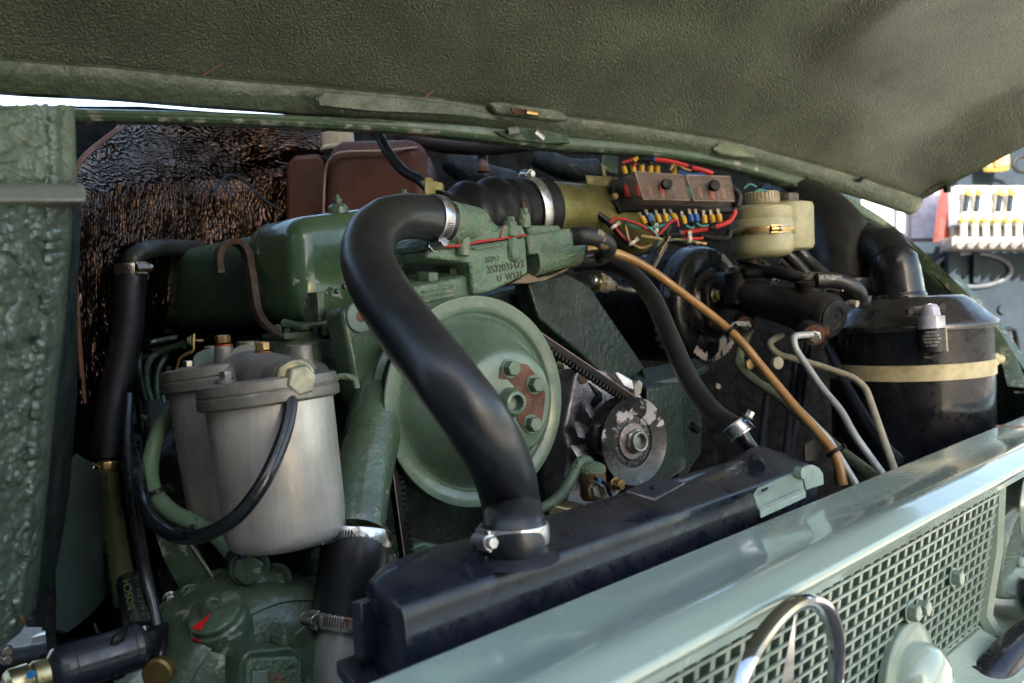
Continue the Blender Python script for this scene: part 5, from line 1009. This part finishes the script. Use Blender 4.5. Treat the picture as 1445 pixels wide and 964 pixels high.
b = MB(); b.lathe(s0, sx_, [(0, .004), (.003, .008), (.010, .0085), (.013, .007)], 20); b.build('tip', M_steel, tts); b = MB(); b.hexa(s0+sx_*.013, sx_, .0145, .010); b.build('nut', M_zinc, tts, bevel=.0006)
b = MB(); b.lathe(s0+sx_*.022, sx_, [(0, .013), (.012, .012), (.014, .009), (.02, .009)], 20); b.build('body', surf('sender_brown', (.25,.2,.15), .4, .6, var=.4), tts)
b = MB(); b.hexa(s0+sx_*.042, sx_, .008, .007); b.tube(smooth_path([s0+sx_*.048, C(893, 410, 1.25), C(905, 403, 1.26)]), .0045, 12); b.build('pipe', M_oldband, tts)
# ================= FUSE BOARD =================
tfu = thing('fuse_board', C(950, 300, 1.4), 'fuse board with two smoky clear covers and yellow terminals under the cowl', 'fuse box')
vb = C(891, 292, 1.37)-C(908.5, 281, 1.32)
vb = vb+VD*.0
def quad(pts, d, vec, name, mat, par, bev=.0012): return MB().prism([C(x, y, d) for x, y in pts], vec).build(name, mat, par, bevel=bev)
vb1 = C(879, 251, 1.36)-C(896, 242, 1.32)
for pts in (((896, 242), (963.5, 247), (974, 283), (908.5, 281)), ((968, 247.5), (1030, 249), (1037, 284), (979.5, 283))):
    a_ = [C(x, y, 1.32) for x, y in pts]; bk = [p+vb1*.98 for p in a_]
    b = MB(); b.loft([a_, bk], False); b.face([v for v in list(b.bm.verts)[:4]][::-1]); me_ = b.build('clear_cover', M_clear, tfu); 
    md = me_.modifiers.new('wall', 'SOLIDIFY'); md.thickness = .0015; md.offset = -1
    b = MB(); b.tube(a_+[a_[0]], .0009, 6, False); b.build('cover_rim', surf('cover_rim_pale', (.36,.30,.26), .3, var=.3), tfu)
for (x, y) in ((939, 261), (1006, 263)):
    p = C(x, y, 1.318); ax_ = (-VD+VR*.1)
    b = MB(); b.lathe(p, ax_, [(-.004, .0065), (.006, .0088), (.008, .0088), (.0085, .008)], 18); b.lathe(p+ax_*.0085, ax_, [(0, .0078), (.004, .0075)], 9); b.build('knob', M_wblk, tfu, bevel=.0005)
base = [(866, 254), (878, 250), (1034, 258), (1046, 275), (1036, 300), (890, 298), (872, 300), (862, 290)]
MB().prism([C(x, y, 1.385) for x, y in base], VD*.02).build('base_block', M_wblk, tfu, bevel=.002)
for k in range(9):
    x = 884+k*16.5+(4 if k > 4 else 0); mat = [M_red, M_red, surf('fuse_brown', (.25,.10,.07), .4), M_red, M_blu, M_teal, MATS['fuse_brown'], M_red, MATS['fuse_brown']][k]
    p = C(x, 270+k*.5, 1.36); MB().box(p, (VR+VU*-.2, VU+VR*-.2, VD), (.007, .018, .012)).build('fuse', mat, tfu, bevel=.001)
b = MB(); b.prism([C(x, y, 1.40) for x, y in ((826, 247), (872, 250), (878, 296), (836, 296))], VD*.004); b.build('mounting_plate', surf('passivated_plate', (.22,.19,.10), .45, .7, var=.5, vscale=60, bump=.4, rust=.2), tfu, bevel=.001)
b = MB(); b.prism([C(x, y, 1.405) for x, y in ((848, 231), (852, 230), (858, 262), (854, 264))], VD*.015); b.build('plate_tab', MATS['passivated_plate'], tfu)
b = MB(); b.lathe(C(843, 270, 1.398), -VD, [(0, .0025), (.001, .0025)], 10); b.build('plate_hole', M_wblk, tfu)
b = MB(); b.tube([C(842, 289, 1.40), C(866, 282, 1.38)], .009, 16); b.build('spacer', M_oldband, tfu)
b = MB(); b.prism([C(x, y, 1.375) for x, y in ((862, 255), (880, 250), (892, 293), (875, 302), (862, 280))], VD*.012); b.build('side_block', M_wblk, tfu, bevel=.002); bolt(tfu, C(868, 277, 1.373), -VD, .004, .002, M_brass)
term = [(908, 311, 'y', -.55), (916, 308, 'b', -.4), (929, 309, 'y', -.3), (940, 308, 'y', -.25), (952, 307, 'y', -.6), (965, 311, 'y', -.25), (975, 308, 'b', -.2), (983, 308, 'b', -.15), (994, 310, 'y', -.1), (1005, 309, 'y', -.2), (1015, 308, 'y', -.15),
        (881, 240, 'y', -.3), (893.5, 238, 'y', -.2), (905.5, 238, 'y', 0), (918, 239, 'y', .1), (927.5, 239.5, 'y', 0), (951, 241.5, 'y', -.1)]
for x, y, c_, sl_ in term:
    up = y < 260; dv = (VU*(1 if up else -1)+VR*(-sl_ if not up else sl_)).normalized(); p = C(x, y, 1.34+(.035 if up else 0))
    if not up:
        b = MB(); b.box(p-dv*.010, (VR, dv, VD+UV*.4), (.0045, .009, .001)); b.build('blade', M_oldband, tfu, bevel=.0003)
    b = MB(); L2 = .0115 if c_ == 'y' else .010; b.tube([p-dv*L2*.55, p-dv*L2*.3, p+dv*L2*.1, p+dv*L2*.5], lambda t: .0046 if .2 < t < .9 else .0041, 12); b.build('terminal_sleeve', M_yel if c_ == 'y' else M_blu, tfu)
wires = [('red', [(922, 225), (945, 228), (975, 236), (1000, 243), (1005, 246)], .0038, 'thick red wire arching over the two fuse covers', 1.36), ('red', [(960, 329), (985, 325), (1010, 320), (1028, 313), (1036, 302), (1036, 297)], .0038, 'thick red wire curving under the fuse covers', 1.33),
    ('black', [(938, 330), (950, 331), (960, 329)], .0040, 'short black end of the lower thick red wire', 1.33), ('teal', [(881, 312), (895, 320), (915, 322), (935, 318), (945, 312), (944, 305)], .0018, 'teal wire looping left under the terminals', 1.32), ('teal', [(915, 320), (925, 330), (932, 340)], .0017, 'short teal wire dropping from the loom knot', 1.31),
    ('red', [(861, 314), (868, 308), (885, 311), (905, 318), (925, 332), (938, 322), (945, 314), (955, 311), (957, 320)], .0019, 'thin red wire winding through the loom under the terminals', 1.315), ('red', [(864, 315), (875, 330), (888, 343), (900, 346)], .0017, 'thin red wire along the left of the loom', 1.33),
    ('tan', [(882, 312), (885, 330), (890, 342), (905, 350), (920, 345)], .002, 'tan wire twisting at the left of the loom', 1.325), ('tan', [(905, 333), (925, 336), (935, 338)], .0022, 'short tan wire end', 1.31), ('teal', [(968, 318), (975, 322), (980, 320)], .0017, 'tiny teal wire under the blue sleeves', 1.32),
    ('teal', [(983, 315), (990, 319), (1000, 318)], .0017, 'tiny teal wire right of the blue sleeves', 1.32), ('green', [(930, 345), (940, 340), (955, 338), (985, 342)], .0024, 'green wire running to the small brass ends', 1.33), ('red', [(962, 338), (975, 337), (993, 336)], .0022, 'short red wire above the green wire', 1.33),
    ('black', [(840, 300), (860, 315), (880, 335), (895, 348)], .0055, 'black taped cable falling left of the loom', 1.36), ('black', [(905, 300), (920, 318), (935, 332), (950, 340), (970, 345)], .0045, 'black cable behind the terminals', 1.35), ('black', [(942, 330), (940, 340), (930, 350), (926, 358)], .0022, 'thin black wire down to the metal tube', 1.31),
    ('tan', [(946, 333), (938, 345), (930, 360)], .0014, 'thin pale wire down to the metal tube', 1.31), ('green', [(943, 332), (930, 342), (927, 356)], .0016, 'thin green wire down to the metal tube', 1.312), ('red', [(878, 230), (890, 226), (900, 223)], .0024, 'short red wire above the leftmost terminal', 1.37), ('tan', [(946, 240), (950, 233), (958, 233), (965, 238), (975, 241)], .0022, 'tan wire looping over the top terminals', 1.36),
    ('black', [(895, 228), (905, 226), (915, 228), (925, 240)], .003, 'black wire above the top terminals', 1.38), ('black', [(905, 225), (922, 225)], .0033, 'black end of the upper thick red wire', 1.36), ('teal', [(1050, 266), (1058, 260), (1068, 264)], .0017, 'teal wire right of the fuse board', 1.4), ('teal', [(1064, 272), (1072, 268), (1082, 270)], .0017, 'teal wire over the reservoir cap', 1.4),
    ('black', [(1030, 262), (1042, 275), (1040, 292)], .006, 'black cable right of the fuse covers', 1.38), ('black', [(985, 330), (1000, 335), (1025, 336), (1030, 325)], .005, 'black cable right of the lower red wire', 1.36), ('red', [(893, 235), (898, 230)], .0024, 'tiny red wire between the top sleeves', 1.37), ('blue', [(958, 243), (975, 247), (995, 246)], .003, 'blue wire behind the clear covers', 1.4)]
WM = {'red': M_red, 'black': M_wblk, 'teal': M_teal, 'tan': M_tan, 'green': M_wgreen, 'blue': M_blu}
for c_, pts, r_, lab, d in wires: hose('wire', [C(x, y, d) for x, y in pts], r_, WM[c_], lab, 'wire', seg=10, n=6, group='loom wires')
for (x, y, d, col_) in ((959.5, 328.5, 1.33, 'b'), (923, 225, 1.36, 'b')):
    b = MB(); b.tube([C(x-1, y, d), C(x+1.5, y, d)], .0042, 12); o = b.build('blue_band', M_blu, None); tag(o, 'blue ring on the %s thick red wire' % ('lower' if y > 300 else 'upper'), 'band')
b = MB(); b.tube([C(894, 227, 1.37), C(900, 222, 1.37)], [.004, .003], 12); tag(b.build('yellow_sleeve', M_yel, None), 'yellow sleeve on the wire end above the fuse board', 'sleeve')
b = MB(); b.lathe(C(974, 235, 1.36), VR-VU*.2, [(-.003, .0045), (.003, .0045)], 12); tag(b.build('tape_band', M_wblk, None), 'black tape band on the upper red wire', 'band')
b = MB(); b.lathe(C(1006, 321, 1.325), VR+VU*.2, [(-.004, .005), (.004, .005)], 12); tag(b.build('tape_band', M_wblk, None), 'black tape band on the lower red wire', 'band')
for x, y, lab in ((866, 320, 'pale cable tie at the left of the loom'), (892, 343, 'pale knotted cable tie low on the loom'), (926, 326, 'pale cable tie in the middle of the loom'), (973, 337, 'pale cable tie hanging right of the loom')):
    ziptie(C(x, y, 1.325), VR*.6-VU*.8 if x < 900 else VR, .0062, lab, M_white, VU)
for x, y, lab in ((986, 343, 'left small brass wire end'), (994, 344, 'right small brass wire end')):
    b = MB(); b.tube([C(x-4, y, 1.33), C(x+3, y, 1.33)], .0030, 10); tag(b.build('wire_end', M_brass, None), lab+' under the red wires', 'wire end')
tag(MB().tube([C(938, 345, 1.36), C(920, 377, 1.40)], .0052, 16).build('metal_sleeve', M_greypipe, None), 'short bright metal sleeve taking wires below the fuse board', 'sleeve')
# ================= BRAKES =================
tse = thing('brake_servo', C(990, 520, 1.7), 'large black drum of the brake servo with flaking paint', 'brake servo')
BC = C(1004, 430, 1.60); rb = 84/FPX*1.60
b = MB(); b.lathe(BC, FV, [(-.19, rb*.93), (-.10, rb*.96), (-.045, rb*.97), (-.042, rb*1.0), (-.034, rb*1.02), (-.030, rb*1.0), (-.022, rb*1.0), (-.010, rb*.985), (-.002, rb*.94), (0, rb*.88), (.004, rb*.80), (.004, rb*.62), (.014, rb*.55), (.016, rb*.30), (.016, 0)], 72); b.build('drum', M_blkchip, tse, ang=50)
for k, (a_, r_, s_) in enumerate(((52, .90, .5), (-118, .93, .42), (-62, .88, .45))):
    x_, y_ = FV.cross(UV).normalized(), UV
    if x_.dot(VR) < 0: x_ = -x_
    outl = []
    for j in range(18):
        aa = R(a_)+(-.5+j/17)*s_; outl.append(BC+(x_*math.cos(aa)+y_*math.sin(aa))*rb*(r_+.05*noise.noise(Vector((j*.6, k, 0)))+.035)+FV*.0022)
    for j in range(17, -1, -1):
        aa = R(a_)+(-.5+j/17)*s_; outl.append(BC+(x_*math.cos(aa)+y_*math.sin(aa))*rb*(r_-.08+.10*noise.noise(Vector((j*.7, k+9, 0))))+FV*.0035)
    b = MB(); b.prism(outl, FV*.0006); b.build('bare_patch', surf('bare_patch_pink', (.42,.36,.33), .6, var=.2, vscale=60), tse)
b = MB(); b.lathe(C(987, 482, 1.57), FV, [(-.01, .011), (.004, .011), (.005, .006), (.006, .0)], 20); b.build('grommet', M_wblk, tse)
tm = thing('master_cylinder', C(1110, 500, 1.5), 'dusty black cast brake master cylinder projecting from the servo', 'master cylinder')
m0, m1 = C(1030, 412, 1.56), C(1174, 448, 1.385); mx = (m1-m0).normalized(); mL = (m1-m0).length
b = MB(); b.lathe(m0, mx, [(-.03, .031), (0, .031), (.02, .029), (mL*.5, .030), (mL*.74, .035), (mL*.95, .036), (mL, .0345), (mL+.003, .032)], 48); b.build('body', M_castblk, tm)
b = MB(); b.lathe(m1+mx*.002, mx, [(0, .030), (.004, .0295), (.005, .027), (.0055, .017), (.0035, .016), (.0035, .006), (.002, .005), (.002, 0)], 40, ); b.build('end_plug', M_castblk, tm, bevel=.0005)
b = MB(); fp = [pa(x, y, C(1005, 425, 1.55)) for x, y in ((998, 408), (1004, 396), (1018, 398), (1030, 420), (1030, 450), (1015, 470), (1004, 460), (1000, 440))]; b.prism(fp, -FV*.018); b.build('flange', M_castblk, tm, bevel=.004, bseg=3)
bolt(tm, pa(1009, 417, C(1005, 425, 1.545)), FV, .0105, .009, M_zinc)
for (x, y, d, h, r_) in ((1041, 412, 1.53, .032, .020), (1143, 425, 1.42, .030, .021)):
    p = C(x, y, d); b = MB(); b.lathe(p, UV, [(-.02, r_*1.25), (.004, r_*1.05), (h*.75, r_), (h*.78, r_*1.06), (h, r_*1.06), (h+.003, r_*.8)], 32); b.build('port', M_castblk, tm)
    b = MB(); b.lathe(p+UV*(h+.001), UV, [(0, .0125), (.006, .0135), (.010, .012), (.013, .006)], 24); b.tube([p+UV*(h+.009), p+UV*(h+.009)+VR*.022], .0078, 16); b.build('port_elbow', surf('olive_elbow', (.13,.125,.09), .4, .4, var=.3), tm)
for (x, y, d, r_) in ((1052, 457, 1.51, .015), (1148, 472, 1.37, .017)):
    p = C(x, y, d); ax_ = (-VD*.75+VR*-.15-VU*.25).normalized(); b = MB(); b.lathe(p-ax_*.02, ax_, [(0, r_*1.25), (.02, r_*1.05), (.024, r_*.95), (.024, r_*.6)], 32); b.build('outlet_boss', M_castblk, tm)
    b = MB(); b.lathe(p+ax_*.0035, ax_, [(0, r_*.98), (.001, r_*.95)], 32); b.build('rust_ring', M_rusty, tm); bolt(tm, p+ax_*.004, ax_, r_*.62, .008, M_steel, 'pipe_nut', False); b = MB(); b.lathe(p+ax_*.012, ax_, [(0, r_*.45), (.008, r_*.36)], 20); b.build('pipe_collar', M_steel, tm)
text('casting_mark', '26', .010, m0.lerp(m1, .33)+(-VD*.8-VU*.45).normalized()*.0312, mx, VU, M_castblk, tm, .0008)
for (x, y, d) in ((1083, 408, 1.50), (1187, 410, 1.40)):
    b = MB(); p = C(x, y, d); b.tube([p, C(x+16, y-14, d)], [.004, .0035], 12); b.tube([C(x+9, y-7, d), C(x+11, y-9, d)], .0055, 12); tag(b.build('bleed_nipple', M_steel, None), 'bright bleed nipple %s the master cylinder' % ('behind the middle of' if x < 1100 else 'behind the right end of'), 'nipple')
b = MB(); b.lathe(C(1172, 425, 1.42), UV+VR*.3, [(0, .012), (.014, .012), (.018, .006)], 20); tag(b.build('brake_union', M_castblk, None), 'small black brake union behind the cylinder end', 'union')
b = MB(); b.tube([C(1162, 417, 1.41), C(1164, 412, 1.41)], .004, 10); tag(b.build('blue_nipple', M_bluep, None), 'tiny blue nipple behind the right port', 'nipple')
tag(MB().tube(smooth_path([C(1190, 432, 1.42), C(1200, 428, 1.41), C(1210, 429, 1.40)]), .0055, 12).build('pipe_stub', M_beigepipe, None), 'short beige pipe stub behind the master cylinder end', 'pipe')
RH = surf('reservoir_hose_rubber', (.013,.014,.017), .32, var=.2, bump=.1, bscale=200, coat=.2, dust=.1)
hose('reservoir_hose', [C(1052, 385, 1.51), C(1080, 383, 1.50), C(1110, 387, 1.47), C(1140, 396, 1.45)], .0105, RH, 'left black hose on top of the master cylinder')
hl_ = hose('reservoir_hose', [C(1152, 396, 1.40), C(1175, 396, 1.40), C(1198, 402, 1.40), C(1212, 414, 1.41), C(1213, 428, 1.42)], .0125, RH, 'right black hose with white size print on top of the master cylinder')
wraptext('size_print', '16"X13mm', .0080, C(1168, 396, 1.40), VR, .0125, -VD+VU*.5, M_print, thing('hose_print', C(1168, 396, 1.40), 'white size print on the right reservoir hose', 'print'), True, spin=-1)
hose('reservoir_hose', [C(1105, 352, 1.49), C(1122, 370, 1.49), C(1142, 392, 1.48)], .0105, RH, 'left of the two black hoses dropping from the cream reservoir')
hose('reservoir_hose', [C(1125, 352, 1.49), C(1140, 368, 1.49), C(1165, 390, 1.47)], .0105, RH, 'right of the two black hoses dropping from the cream reservoir')
trs = thing('brake_reservoir', C(1085, 362, 1.5), 'cream plastic twin brake fluid reservoir with steel clamp', 'reservoir')
rp = C(1076, 360, 1.46); rr = 43/FPX*1.46
b = MB(); b.lathe(rp, UV, [(-.004, rr*.7), (0, rr*.9), (.006, rr*.99), (.012, rr), (.054, rr), (.058, rr*.97), (.061, rr*1.0), (.076, rr*1.0), (.080, rr*.9), (.082, rr*.5)], 48); b.build('front_chamber', M_cream, trs)
rp2 = C(1112, 352, 1.50); b = MB(); b.lathe(rp2, UV, [(-.004, rr*.6), (0, rr*.8), (.006, rr*.86), (.07, rr*.88), (.076, rr*.84), (.080, rr*.5)], 40); b.build('rear_chamber', M_cream, trs)
b = MB(); b.lathe(rp+UV*.081+VR*.004, UV, [(0, .024), (.004, .027), (.006, .0265), (.006, .0275), (.020, .027), (.022, .025), (.0225, 0)], 36); fcap = b.build('filler_cap', surf('cap_cream_knurl', (.45,.38,.24), .4, var=.15, bump=.3), trs, bevel=.0006)
for k in range(30):
    a = 2*math.pi*k/30; b = MB(); b.box(rp+UV*.0945+VR*.004+(VR*math.cos(a)+VD*math.sin(a))*.0272, (VR*math.cos(a)+VD*math.sin(a), UV, VD), (.0012, .013, .002)); b.build('cap_rib', MATS['cap_cream_knurl'], fcap)
b = MB(); b.lathe(rp2+UV*.078, UV, [(0, .021), (.014, .021), (.016, .018), (.0165, 0)], 28); b.build('rear_cap', surf('smoky_cap', (.07,.05,.035), .25), trs, bevel=.0006)
clamp(rp+UV*.038, UV, rr*1.0, .012, -VD+VR*.1, 'bright long clamp round the cream reservoir', M_brass, slots=False)
b = MB(); b.lathe(rp+UV*.038+VR*.0, UV, [(-.006, rr*1.06), (.006, rr*1.06)], 40, False); 
b.build('bright_band', M_band, trs)
tag(MB().tube([C(1055, 372, 1.52), C(1060, 350, 1.52)], .02, 16).build('reservoir_bracket', surf('brown_bracket', (.03,.022,.018), .5, rust=.3), None), 'dark brown bracket under the cream reservoir', 'bracket')
b = MB(); b.tube(lin_path([C(1052, 372, 1.56), C(1075, 372, 1.56), C(1090, 390, 1.56), C(1085, 412, 1.56)], .02), .010, 14); tag(b.build('vacuum_elbow', M_olive, None), 'olive metal elbow behind the left reservoir hose', 'pipe elbow')
b = MB(); b.tube(smooth_path([C(1102, 368, 1.53), C(1115, 378, 1.53), C(1126, 390, 1.53)]), .006, 10); tag(b.build('tan_boot', surf('tan_boot', (.4,.28,.17), .5), None), 'tan boot seen between the reservoir hoses', 'boot')
# brake pipes
def bpipe(pts, r_, mat, lab, corner=.03): tag(MB().tube(lin_path([C(*p) for p in pts], corner, 6), r_, 16).build('brake_pipe', mat, None), lab, 'brake pipe', 'brake pipes')
bpipe([(1146, 472, 1.355), (1119, 474, 1.345), (1122, 492, 1.34), (1160, 548, 1.30), (1188, 580, 1.27), (1204, 612, 1.24), (1252, 678, 1.20)], .0052, M_greypipe, 'pale grey brake pipe from the front outlet of the master cylinder')
bpipe([(1104, 472, 1.46), (1084, 484, 1.45), (1096, 500, 1.45), (1150, 514, 1.42), (1205, 533, 1.38), (1222, 548, 1.36), (1240, 600, 1.30), (1264, 668, 1.24)], .0054, M_beigepipe, 'beige brake pipe, rightmost of the pipes')
bpipe([(1058, 466, 1.52), (1046, 492, 1.50), (1042, 516, 1.48), (1062, 536, 1.45), (1100, 560, 1.40), (1150, 604, 1.33), (1180, 632, 1.28), (1240, 676, 1.22)], .0078, M_olive, 'thick olive brake pipe passing under the amber hose')
bpipe([(1052, 458, 1.49), (1040, 456, 1.48), (1032, 462, 1.47), (1032, 480, 1.47)], .0045, M_greypipe, 'short pale brake pipe at the rear outlet of the master cylinder', .012)
bpipe([(1082, 528, 1.22), (1110, 560, 1.2), (1150, 600, 1.16), (1168, 618, 1.15), (1212, 690, 1.12)], .0045, M_greypipe, 'slim pale pipe lying against the amber hose')
hose('amber_hose', [C(808, 352, 1.2), C(862, 355, 1.25), C(910, 376, 1.26), C(960, 412, 1.26), C(1010, 450, 1.25), C(1045, 482, 1.23), C(1080, 524, 1.21), C(1120, 572, 1.18), C(1158, 615, 1.15), C(1180, 645, 1.13), C(1190, 685, 1.12)], .0062, M_bhose, 'long amber plastic hose crossing from centre to the nose')
ziptie(C(1031, 468, 1.24), C(1045, 482, 1.23)-C(1010, 450, 1.25), .0078, 'black cable tie on the amber hose beside the servo', tail=VU+VR*.3)
ziptie(C(1178, 638, 1.135), C(1184, 650, 1.13)-C(1168, 628, 1.14), .0105, 'black cable tie binding the amber hose and slim pipe', tail=VU+VR*.5)
b = MB(); b.lathe(C(1094, 512, 1.42), -VD+VR*.4, [(0, .009), (.008, .010), (.009, .008)], 24, True); tag(b.build('pale_plug', surf('plug_pale', (.42,.38,.28), .5, rust=.1), None), 'pale oval plug in the gap below the master cylinder', 'plug')
b = MB(); b.lathe(C(1057, 514, 1.46), -VD+VR*.6, [(0, .009), (.004, .009), (.005, .005)], 24, True); tag(b.build('yellow_washer', M_brass, None), 'brassy washer beside the olive pipe', 'washer')
b = MB(); b.lathe(C(1012, 545, 1.5), -VD, [(0, .005), (.01, .004)], 16); tag(b.build('small_stud', M_beigepipe, None), 'small pale stud below the servo', 'stud')
for k, pts in enumerate(([(1142, 470, 1.62), (1132, 540, 1.6), (1122, 610, 1.55), (1112, 660, 1.5)], [(1128, 480, 1.64), (1118, 560, 1.6), (1108, 660, 1.5)], [(1170, 490, 1.5), (1192, 540, 1.42), (1215, 580, 1.36), (1240, 620, 1.3), (1270, 650, 1.26)], [(1085, 540, 1.6), (1078, 600, 1.55), (1074, 640, 1.5)])):
    hose('cable', [C(*p) for p in pts], .0075, surf('blueblack_cable', (.012,.016,.026), .4), ['right of two black cables dropping below the master cylinder', 'left of two black cables dropping below the master cylinder', 'black cable passing behind the brake pipes', 'black cable behind the amber hose'][k], 'cable', seg=12)
b = MB(); b.prism([C(1136, 628, 1.55), C(1150, 618, 1.55), (C(1160, 630, 1.55)), C(1152, 650, 1.55), C(1136, 650, 1.55)], VD*.01); tag(b.build('pale_block', surf('pale_blk', (.2,.19,.17), .6), None), 'pale block glimpsed beside the radiator end', 'block')
# ================= AIR CLEANER =================
tac = thing('air_cleaner', C(1282, 650, 1.5), 'big black air cleaner drum with cream strap and domed lid', 'air cleaner')
ac = C(1281, 458, 1.50); rA = .1335
b = MB(); b.lathe(ac, UV, [(-.24, rA*.90), (-.20, rA*.955), (-.10, rA*.965), (-.02, rA*.965), (-.004, rA*.965)], 96); b.build('drum', M_blk, tac)
b = MB(); b.lathe(ac, UV, [(-.008, rA*.97), (-.006, rA*1.03), (.0, rA*1.035), (.004, rA*1.02), (.010, rA*.97), (.030, rA*.80), (.042, rA*.70), (.046, rA*.64), (.047, 0)], 96); b.build('lid', surf('lid_black', (.014,.014,.017), .2, var=.2, bump=.04, coat=.3, dust=.12), tac, ang=50)
b = MB(); rs = rA*.97; b.lathe(ac-UV*.072, UV, [(-.0125, rs), (-.0125, rs+.0015), (.0125, rs+.0015), (.0125, rs)], 96, False); b.build('strap', M_strap, tac, bevel=.0004)
sc = C(1384, 507, 1.46); b = MB(); b.box(sc, (VR, UV, VD), (.016, .030, .014)); b.build('strap_lug', M_strap, tac, bevel=.003)
b = MB(); b.lathe(C(1386, 508, 1.45), -VD-VR*.2, [(0, .010), (.006, .009), (.008, .006), (.006, .004), (.002, .0)], 20); b.build('strap_barrel', M_strap, tac)
b = MB(); b.box(sc+VR*.020, (VR, UV, VD), (.014, .020, .014)); b.lathe(sc+VR*.024, VR, [(0, .008), (.012, .0075), (.014, .005)], 14); b.build('strap_nut', M_strap, tac, bevel=.002)
# service indicator with bracket
b = MB(); cI = C(1306, 437, 1.365); b.box(cI, (VR+VU*.09, VU, VD), (.058, .013, .002)); b.build('indicator_bracket', surf('grey_bracket', (.20,.19,.18), .4, .6, var=.3), tac, bevel=.005, bseg=3)
for (x, y) in ((1284, 439), (1327, 434)): bolt(tac, C(x, y, 1.362), -VD, .0065, .004, M_wblk)
ti = thing('service_indicator', C(1316, 505, 1.36), 'small clear topped black service indicator hanging on the air cleaner', 'indicator')
i0 = C(1317, 497, 1.345); iu = (C(1313, 440, 1.345)-i0).normalized()
b = MB(); b.lathe(i0, iu, [(-.004, .008), (0, .0185), (.036, .0190)], 40); b.build('body', surf('indicator_black', (.012,.013,.015), .35, bump=.03), ti, bevel=.001)
b = MB(); b.lathe(i0+iu*.0362, iu, [(0, .0198), (.018, .0195), (.019, .0140), (.030, .0125), (.036, .009), (.038, 0)], 40); b.build('clear_top', surf('violet_clear', (.42,.41,.50), .1, var=.25, vscale=80, bump=.15, bscale=60, coat=.5), ti)
dcI = (CAMLOC-i0).normalized()
for s, h, sz in (('SERVICE', .0305, .0046), ('INDICATOR', .0255, .0044), ('REPLACE FILTER', .0205, .0040), ('WHEN RED', .0155, .0044), ('IS VISIBLE', .0105, .0038)):
    wraptext('print', s, sz, i0+iu*h, iu, .0188, dcI-VR*.15, M_print, ti, False, .0002) if False else wraptext('print', s, sz, i0+iu*h, iu, .0188, dcI-VR*.1, M_print, ti, 'h', .0003)
b = MB(); b.prism([i0+VR*.019+iu*.002+VD*-.004, i0+VR*.021+iu*.002-VD*.004, i0+VR*.021+iu*.036-VD*.004, i0+VR*.019+iu*.036-VD*.004], VD*.012); b.build('side_clip', M_beigepipe, ti)
b = MB(); b.tube(smooth_path([C(1317, 500, 1.34), C(1312, 505, 1.34), C(1302, 504, 1.34)]), [.005, .0035], 12); b.build('drain_nozzle', M_wblk, ti)
# ducts
ID = surf('duct_rubber', (.006,.006,.007), .42, var=.2, bump=.08, dust=.12, dustcol=(.05,.045,.045))
hose('intake_duct', [C(1196, 410, 1.60), C(1190, 372, 1.62), C(1178, 330, 1.66), C(1145, 300, 1.72), C(1100, 285, 1.80)], .058, ID, 'wide black intake duct curving up behind the reservoir', 'duct', seg=36)
clamp(C(1198, 402, 1.60), UV, .060, .022, VD, 'pale steel clamp at the foot of the wide intake duct', surf('pale_band', (.62,.57,.52), .35, .6, var=.2), slots=False)
td2 = thing('air_inlet', C(1268, 415, 1.55), 'black angular air inlet elbow standing on the air cleaner lid', 'duct')
b = MB(); e0, e1_, e2_ = C(1268, 418, 1.50), C(1263, 372, 1.50), C(1238, 350, 1.58)
b.lathe(e0, e1_-e0, [(-.02, .045), (.0, .045), (.004, .042), ((e1_-e0).length-.012, .0395), ((e1_-e0).length+.012, .036), ((e1_-e0).length+.03, .022)], 12); b.build('upright', M_blk, td2, bevel=.004)
b = MB(); b.tube([e1_+UV*.002, e1_.lerp(e2_, .5)+UV*.012, e2_, C(1215, 338, 1.68)], .037, 24); b.build('elbow', ID, td2)
b = MB(); b.lathe(C(1215, 425, 1.44), -VD, [(0, .012), (.012, .012), (.014, .009)], 20); tag(b.build('round_grommet', M_blk, None), 'round black grommet left of the air cleaner lid', 'grommet')
